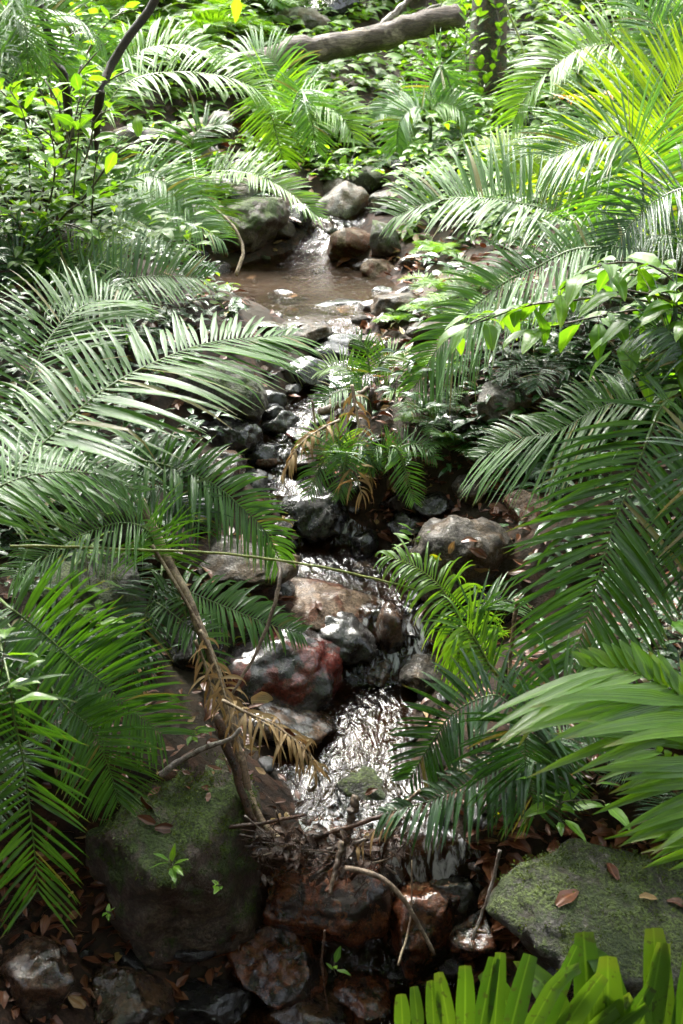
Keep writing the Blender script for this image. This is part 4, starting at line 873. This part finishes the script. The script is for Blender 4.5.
for (px, py, k, fl, lb) in SLOPE:
    p = G(px, py); pm = pxm(p)
    if PROTO[k][1]: o = copy_tree(PROTO[k][0])
    else: o = PROTO[k][0]; PROTO[k][1] = True
    o.location = p.tolist(); s = fl * pm * random.uniform(.95, 1.1); o.scale = (s, s, s); o.rotation_euler = (random.uniform(-.12, .12), random.uniform(-.12, .12), random.uniform(0, 6.28))
    tag(o, lb, 'palm', 'palms on the slopes and banks')

# ------------------------------------------------------------------ masses nobody could count
def near_stream(p, m): return p[1] < 8.1 and abs(p[0] - cx(p[1])) < hw(p[1]) + m
log_zone = lambda x, y: (265 < x < 440 and abs(y - (80 - (x - 265) * .25)) < 26 and random.random() < .3) or (100 < x < 258 and 118 < y < 190 and random.random() < .45)
def undergrowth(name, mat, n, box, lpx, hmax, wf, seed, margin=.3, prob=None, up=.6):
    random.seed(seed); lb = MB(); i = 0
    while i < n:
        px, py = random.uniform(*box[0:2]), random.uniform(*box[2:4]); i += 1
        if prob and random.random() > prob(px, py): continue
        if log_zone(px, py): continue
        p = G(px, py)
        if near_stream(p, margin): continue
        pm = pxm(p); h = random.random() ** 1.4 * hmax * (.25 if (250 < px < 450 and py < 190) or (90 < px < 260 and 110 < py < 200) else 1); c = p + np.array([0, 0, h])
        th0 = random.uniform(0, 6.28)
        for j in range(random.randint(4, 7)):
            th = th0 + j * 1.3 + random.uniform(-.5, .5); d = np.array([math.cos(th), math.sin(th), random.uniform(-.1, up)])
            l = lpx * pm * random.uniform(.6, 1.2)
            q = c + np.array([random.gauss(0, .03), random.gauss(0, .03), random.gauss(0, .03)])
            nrm = unit(np.array([0, -.25, 1.]) - d * np.dot(np.array([0, -.25, 1.]), unit(d)) + rng.normal(size=3) * .2)
            leaflet(lb, q, d, nrm, l, l * wf * random.uniform(.8, 1.2), .9, 4, fold=.25, wide=.38)
    tag(lb.build(name, M[mat]), kind='stuff')
litter_zone = lambda px, py: .12 if (370 < px < 520 and 250 < py < 340) else (.25 if 180 < px < 260 and 130 < py < 190 else 1)
undergrowth('undergrowth', 'under', 1900, (-60, 740, -60, 300), 20, .34, .2, 31, prob=litter_zone)
undergrowth('undergrowth', 'bright', 1500, (-60, 740, -60, 260), 17, .5, .2, 32, prob=litter_zone)
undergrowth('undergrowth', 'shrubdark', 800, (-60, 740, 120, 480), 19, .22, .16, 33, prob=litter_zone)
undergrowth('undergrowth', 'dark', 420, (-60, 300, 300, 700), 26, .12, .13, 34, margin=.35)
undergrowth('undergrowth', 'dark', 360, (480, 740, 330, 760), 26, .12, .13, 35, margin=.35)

def litter(n, box, lpx, seed, prob=None):
    random.seed(seed); lb = MB()
    for i in range(n):
        px, py = random.uniform(*box[0:2]), random.uniform(*box[2:4])
        if prob and random.random() > prob(px, py): continue
        p = G(px, py)
        if near_stream(p, -.02): continue
        pm = pxm(p); l = lpx * pm * random.uniform(.5, 1.25); th = random.uniform(0, 6.28); d = np.array([math.cos(th), math.sin(th), random.uniform(-.25, .35)])
        nrm = unit(np.array([random.gauss(0, .45), random.gauss(0, .45), 1.]))
        leaflet(lb, p + np.array([0, 0, .012 + random.random() * .02]), d, nrm, l, l * random.uniform(.16, .3), random.uniform(-.8, 1.2), 5, fold=random.uniform(.1, .8), wide=.4, wave=.02)
    return lb
a = litter(2600, (-40, 720, 130, 1010), 17, 41); tag(a.build('leaf_litter', M['deadleaf']), kind='stuff')
a = litter(900, (370, 540, 240, 540), 11, 42); tag(a.build('leaf_litter', M['deadleaf']), kind='stuff')
a = litter(420, (470, 660, 830, 960), 26, 43); tag(a.build('leaf_litter', M['deadleaf']), kind='stuff')
a = litter(420, (-40, 720, 130, 900), 13, 44); tag(a.build('leaf_litter', M['straw']), kind='stuff')

a = litter(260, (-40, 260, 860, 1030), 20, 45); tag(a.build('leaf_litter', M['deadleaf']), kind='stuff')
# small stones along the stream, each its own object
random.seed(77)
PM_ = []
for s_ in range(6): PM_.append(rock_mesh((0, 0, 0), (1, .85, .6), 300 + s_, 10, .9, lo=True))
mats_ = ['r_dark', 'r_brown', 'r_rust', 'r_grey', 'r_tan']
STM = {}
def stone(p, r, kind, mat, label, group):
    if (kind, mat) not in STM:
        mb = MB(); mb.add(PM_[kind], ICF4); o = mb.build('stone', M[mat], origin=(0, 0, 0)); STM[(kind, mat)] = o
    else: o = STM[(kind, mat)].copy(); COL.objects.link(o)
    o.location = p.tolist(); o.scale = (r, r * random.uniform(.8, 1.1), r * random.uniform(.7, 1.1)); o.rotation_euler = (random.uniform(-.4, .4), random.uniform(-.4, .4), random.uniform(0, 6.28))
    tag(o, label, 'stone', group); return o
def stones(n, Y0, Y1, r0, r1, group, label, pool, lat=(-1.15, 1.3)):
    for i in range(n):
        Y = random.uniform(Y0, Y1); u = random.uniform(*lat)
        if abs(u) < .55 and random.random() < (.3 if 'cascade' in group else .7): u = math.copysign(random.uniform(.75, 1.25), u)
        x = cx(Y) + u * hw(Y) + math.copysign(random.uniform(0, .06), u); r = r0 + (r1 - r0) * random.random() ** 2
        stone(np.array([x, Y, ground(x, Y) + r * .12]), r, random.randrange(6), random.choice(pool), label, group)
stones(28, 2.62, 3.35, .018, .055, 'small wet stones edging the bright pool', 'small wet stone on the edge of the bright pool', ['r_dark', 'r_brown', 'r_brown', 'r_rust', 'r_dark'])
stones(52, 3.25, 4.1, .025, .085, 'wet stones in the rapid beside the black boulder', 'wet stone in the rapid beside the black boulder', ['r_dark', 'r_dark', 'r_brown', 'r_grey'])
stones(80, 4.05, 5.6, .025, .085, 'dark stones lining the cascade under the upper pool', 'dark stone lining the cascade under the upper pool', ['r_dark', 'r_dark', 'r_brown', 'r_grey', 'r_tan'], (-2.0, 2.4))
stones(40, 5.5, 7.3, .03, .10, 'stones around the margin of the upper pool', 'stone on the margin of the upper pool', ['r_grey', 'r_dark', 'r_tan', 'r_brown'], (-1.3, 1.5))
stones(34, 7.1, 8.6, .04, .16, 'grey stones piled above the upper pool', 'grey stone piled above the upper pool', ['r_grey', 'r_grey', 'r_dark', 'r_mossgrey'], (-4.5, 2.6))
stones(62, 2.0, 2.6, .02, .075, 'wet brown stones in the dark gully', 'wet brown stone in the dark gully', ['r_rust', 'r_brown', 'r_dark', 'r_dark'], (-2.6, 1.8))

# ------------------------------------------------------------------ unseen trees, added to shade the gully and block the low sky
def shade_tree(x, y, rc, hc, seed, label, lean=(0, 0)):
    random.seed(seed); g_ = ground(x, y); base = np.array([x, y, g_]); root = empty('tree', base); tag(root, label, 'tree', 'added shade trees out of view')
    mb = MB(); top = base + np.array([lean[0] + random.uniform(-.3, .3), lean[1] + random.uniform(-.3, .3), hc])
    tube(mb, spline([base - [0, 0, .2], (base + top) / 2 + [.1, 0, 0], top], 14), np.linspace(.16, .07, 14), 10, .15); mb.build('trunk', M['trunk'], root)
    lb = MB(); bb = MB()
    for k in range(16):
        th = random.uniform(0, 6.28); e = top + np.array([math.cos(th), math.sin(th), random.uniform(-.5, .8)]) * rc * random.uniform(.4, 1)
        q = spline([top - [0, 0, random.uniform(.2, 1.2)], (top + e) / 2 + [0, 0, .2], e], 8); tube(bb, q, np.linspace(.05, .012, 8), 5)
        for _ in range(95):
            p = q[random.randint(3, 7)] + np.array([random.gauss(0, 1) for _ in range(3)]) * .33 * rc * .6; l = random.uniform(.22, .38)
            d = np.array([random.gauss(0, 1), random.gauss(0, 1), random.uniform(-.7, .3)]); n_ = unit(np.array([0, 0, 1.]) + .4 * rng.normal(size=3)); leaflet(lb, p, d, n_, l, l * .24, .5, 3, wide=.4)
    bb.build('limb', M['trunk'], root); lb.build('crown', M['shrub'], root)
SHADE_TREES = [(-3.2, 1.2, 1.5, 4.2), (3.2, .9, 1.5, 4.2), (-1.9, -1.6, 1.7, 4.6), (1.9, -2.0, 1.7, 4.6), (0, -3.5, 1.8, 5), (-4.6, 4.2, 1.6, 4.6), (4.6, 3.8, 1.6, 4.6), (-2.9, 5.0, 2.3, 6.6), (3.0, 5.4, 2.4, 6.8), (-2.6, 3.2, 1.8, 6.0), (-2.1, 4.2, 1.9, 6.4), (2.2, 4.4, 1.9, 6.6), (-1.2, -.9, 1.6, 3.6), (1.3, -.9, 1.6, 3.7), (-3, -3, 2, 4), (3, -3.2, 2, 4), (-2.6, .2, 1.3, 2.8),  (-1.9, 2.1, 1.5, 4.2), (-.9, -.2, 1.4, 3.9), (1.0, -.4, 1.4, 4.0), (-1.7, 1.0, 1.3, 3.6), (-8.5, 17, 2.6, 6), (-5.5, 19, 2.6, 6.2), (-2.6, 17.5, 2.4, 5.6), (.6, 19, 2.6, 6), (3.4, 17.4, 2.4, 5.8), (6.2, 19, 2.6, 6.2), (9, 17, 2.6, 6)]
for i, (x, y, rc, hc) in enumerate(SHADE_TREES): shade_tree(x, y, rc, hc, 500 + i, 'dark trunked tree added outside the view to shade the scene')
shade_tree(-2.4, 5.0, 1.7, 5.0, 604, 'dark tree added outside the view on the left bank, leaning over to shade the gully', (1.5, .8))
shade_tree(2.5, 5.2, 1.5, 5.2, 605, 'dark tree added outside the view on the right bank, leaning over to shade the gully', (-1.3, .5))

# single fallen leaves lying on the rocks, dropped onto the surface below the line of sight
bpy.context.view_layer.update(); DG = bpy.context.evaluated_depsgraph_get()
def fallen(label, px, py, L, mat, turn, wf=.24):
    d = ray(px, py); ok, loc, nr, *_ = S.ray_cast(DG, Vector(CAM), Vector(d).normalized())
    if not ok: return
    loc = np.array(loc); nr = np.array(nr); m = pxm(loc); t = np.array([math.cos(turn), math.sin(turn), .05]); t = unit(t - nr * np.dot(t, nr))
    mb = MB(); l = L * m; leaflet(mb, loc + nr * .006 - t * l * .5, t + nr * .15, nr, l, l * wf, .5, 8, rnd=random.random() * .9, fold=random.uniform(.15, .6), wide=.4, wave=.03)
    o = mb.build('fallen_leaf', M[mat], origin=loc); tag(o, label, 'leaf', 'fallen leaves on the rocks')
random.seed(12)
for a_ in [
 ('small yellow leaf on the large flat grey boulder', 437, 556, 15, 'yellowleaf', .3), ('red-brown curled leaf in the middle of the flat grey boulder', 478, 552, 20, 'deadleaf', 2.2), ('pale brown leaf near the front of the flat grey boulder', 482, 566, 16, 'straw', -.6),
 ('thin brown leaf at the back of the flat grey boulder', 470, 542, 18, 'deadleaf', .1), ('tan leaf on the left side of the flat grey boulder', 452, 547, 14, 'straw', 1.2),
 ('big rusty leaf lying on the left flank of the lichen boulder', 567, 898, 34, 'deadleaf', .7), ('brown leaf at the top edge of the lichen boulder', 610, 872, 26, 'deadleaf', 1.9), ('grey curled leaf on the crown of the lichen boulder', 648, 900, 22, 'straw', .2),
 ('orange-brown leaf at the right edge on the lichen boulder', 676, 905, 22, 'deadleaf', 2.6), ('brown leaf high on the mossy boulder', 152, 802, 24, 'deadleaf', .9), ('dark brown leaf folded on the shoulder of the mossy boulder', 166, 828, 24, 'deadleaf', .1),
 ('red leaf beside the root on the mossy boulder', 147, 818, 20, 'deadleaf', 2.4), ('small red leaf on the right slope of the mossy boulder', 209, 798, 13, 'deadleaf', 1.5), ('tan oval leaf at the foot of the red streaked boulder', 262, 700, 30, 'straw', .1, .3),
 ('small yellow leaf on top of the red streaked boulder', 238, 640, 12, 'yellowleaf', .2), ('rusty leaf on the low grey-brown rock beside the pool', 288, 735, 16, 'deadleaf', 1.), ('yellow leaf caught in the comb-like dark frond', 499, 816, 13, 'yellowleaf', 1.6),
 ('brown leaf on the wet red-brown rock under the dam', 330, 885, 18, 'deadleaf', .5), ('tan leaf on the tan slab across the stream', 318, 606, 15, 'deadleaf', 2.), ('dark leaf on the mossy green rock at the pool lip', 372, 792, 14, 'deadleaf', .4),
]: fallen(*a_)
EXPO = 3.2

# ------------------------------------------------------------------ camera, light, world
cam = bpy.data.cameras.new('camera'); co = bpy.data.objects.new('camera', cam); COL.objects.link(co)
co.location = CAM.tolist(); co.rotation_euler = (PI / 2 - PITCH, 0, 0)
cam.sensor_fit = 'VERTICAL'; cam.sensor_height = 36; cam.lens = 18 / math.tan(VF / 2); cam.clip_end = 200; cam.clip_start = .05
cam.dof.use_dof = True; cam.dof.focus_distance = 3.6; cam.dof.aperture_fstop = 5.6
S.camera = co
EL, AZ = math.radians(50), math.radians(-18)     # sun ahead of the camera, a little to the left
sd = Vector((math.sin(AZ) * math.cos(EL), math.cos(AZ) * math.cos(EL), math.sin(EL)))
sl = bpy.data.lights.new('sun', 'SUN'); sl.energy = 2.7; sl.angle = math.radians(20); sl.color = (1, .97, .91)
so = bpy.data.objects.new('sun', sl); COL.objects.link(so); so.rotation_euler = sd.to_track_quat('Z', 'Y').to_euler()
w = bpy.data.worlds.new('World'); S.world = w; w.use_nodes = True; nt = w.node_tree; nt.nodes.clear()
sky = N(nt, 'ShaderNodeTexSky', sky_type='NISHITA', sun_disc=False, sun_elevation=EL, sun_rotation=AZ, dust_density=4.0)
hs = N(nt, 'ShaderNodeHueSaturation', i_Saturation=.35); nt.links.new(sky.outputs[0], hs.inputs['Color'])
bg = N(nt, 'ShaderNodeBackground', i_Strength=.15); nt.links.new(hs.outputs[0], bg.inputs[0])
wo = N(nt, 'ShaderNodeOutputWorld'); nt.links.new(bg.outputs[0], wo.inputs[0])
S.view_settings.view_transform = 'Standard'; S.view_settings.look = 'None'; S.view_settings.gamma = 1; S.view_settings.exposure = EXPO
S.view_settings.use_curve_mapping = False
S.render.engine = 'CYCLES'; S.cycles.use_denoising = True; S.cycles.max_bounces = 6; S.cycles.diffuse_bounces = 3; S.cycles.transparent_max_bounces = 8
S.cycles.caustics_reflective = False; S.cycles.caustics_refractive = False; S.cycles.use_adaptive_sampling = True
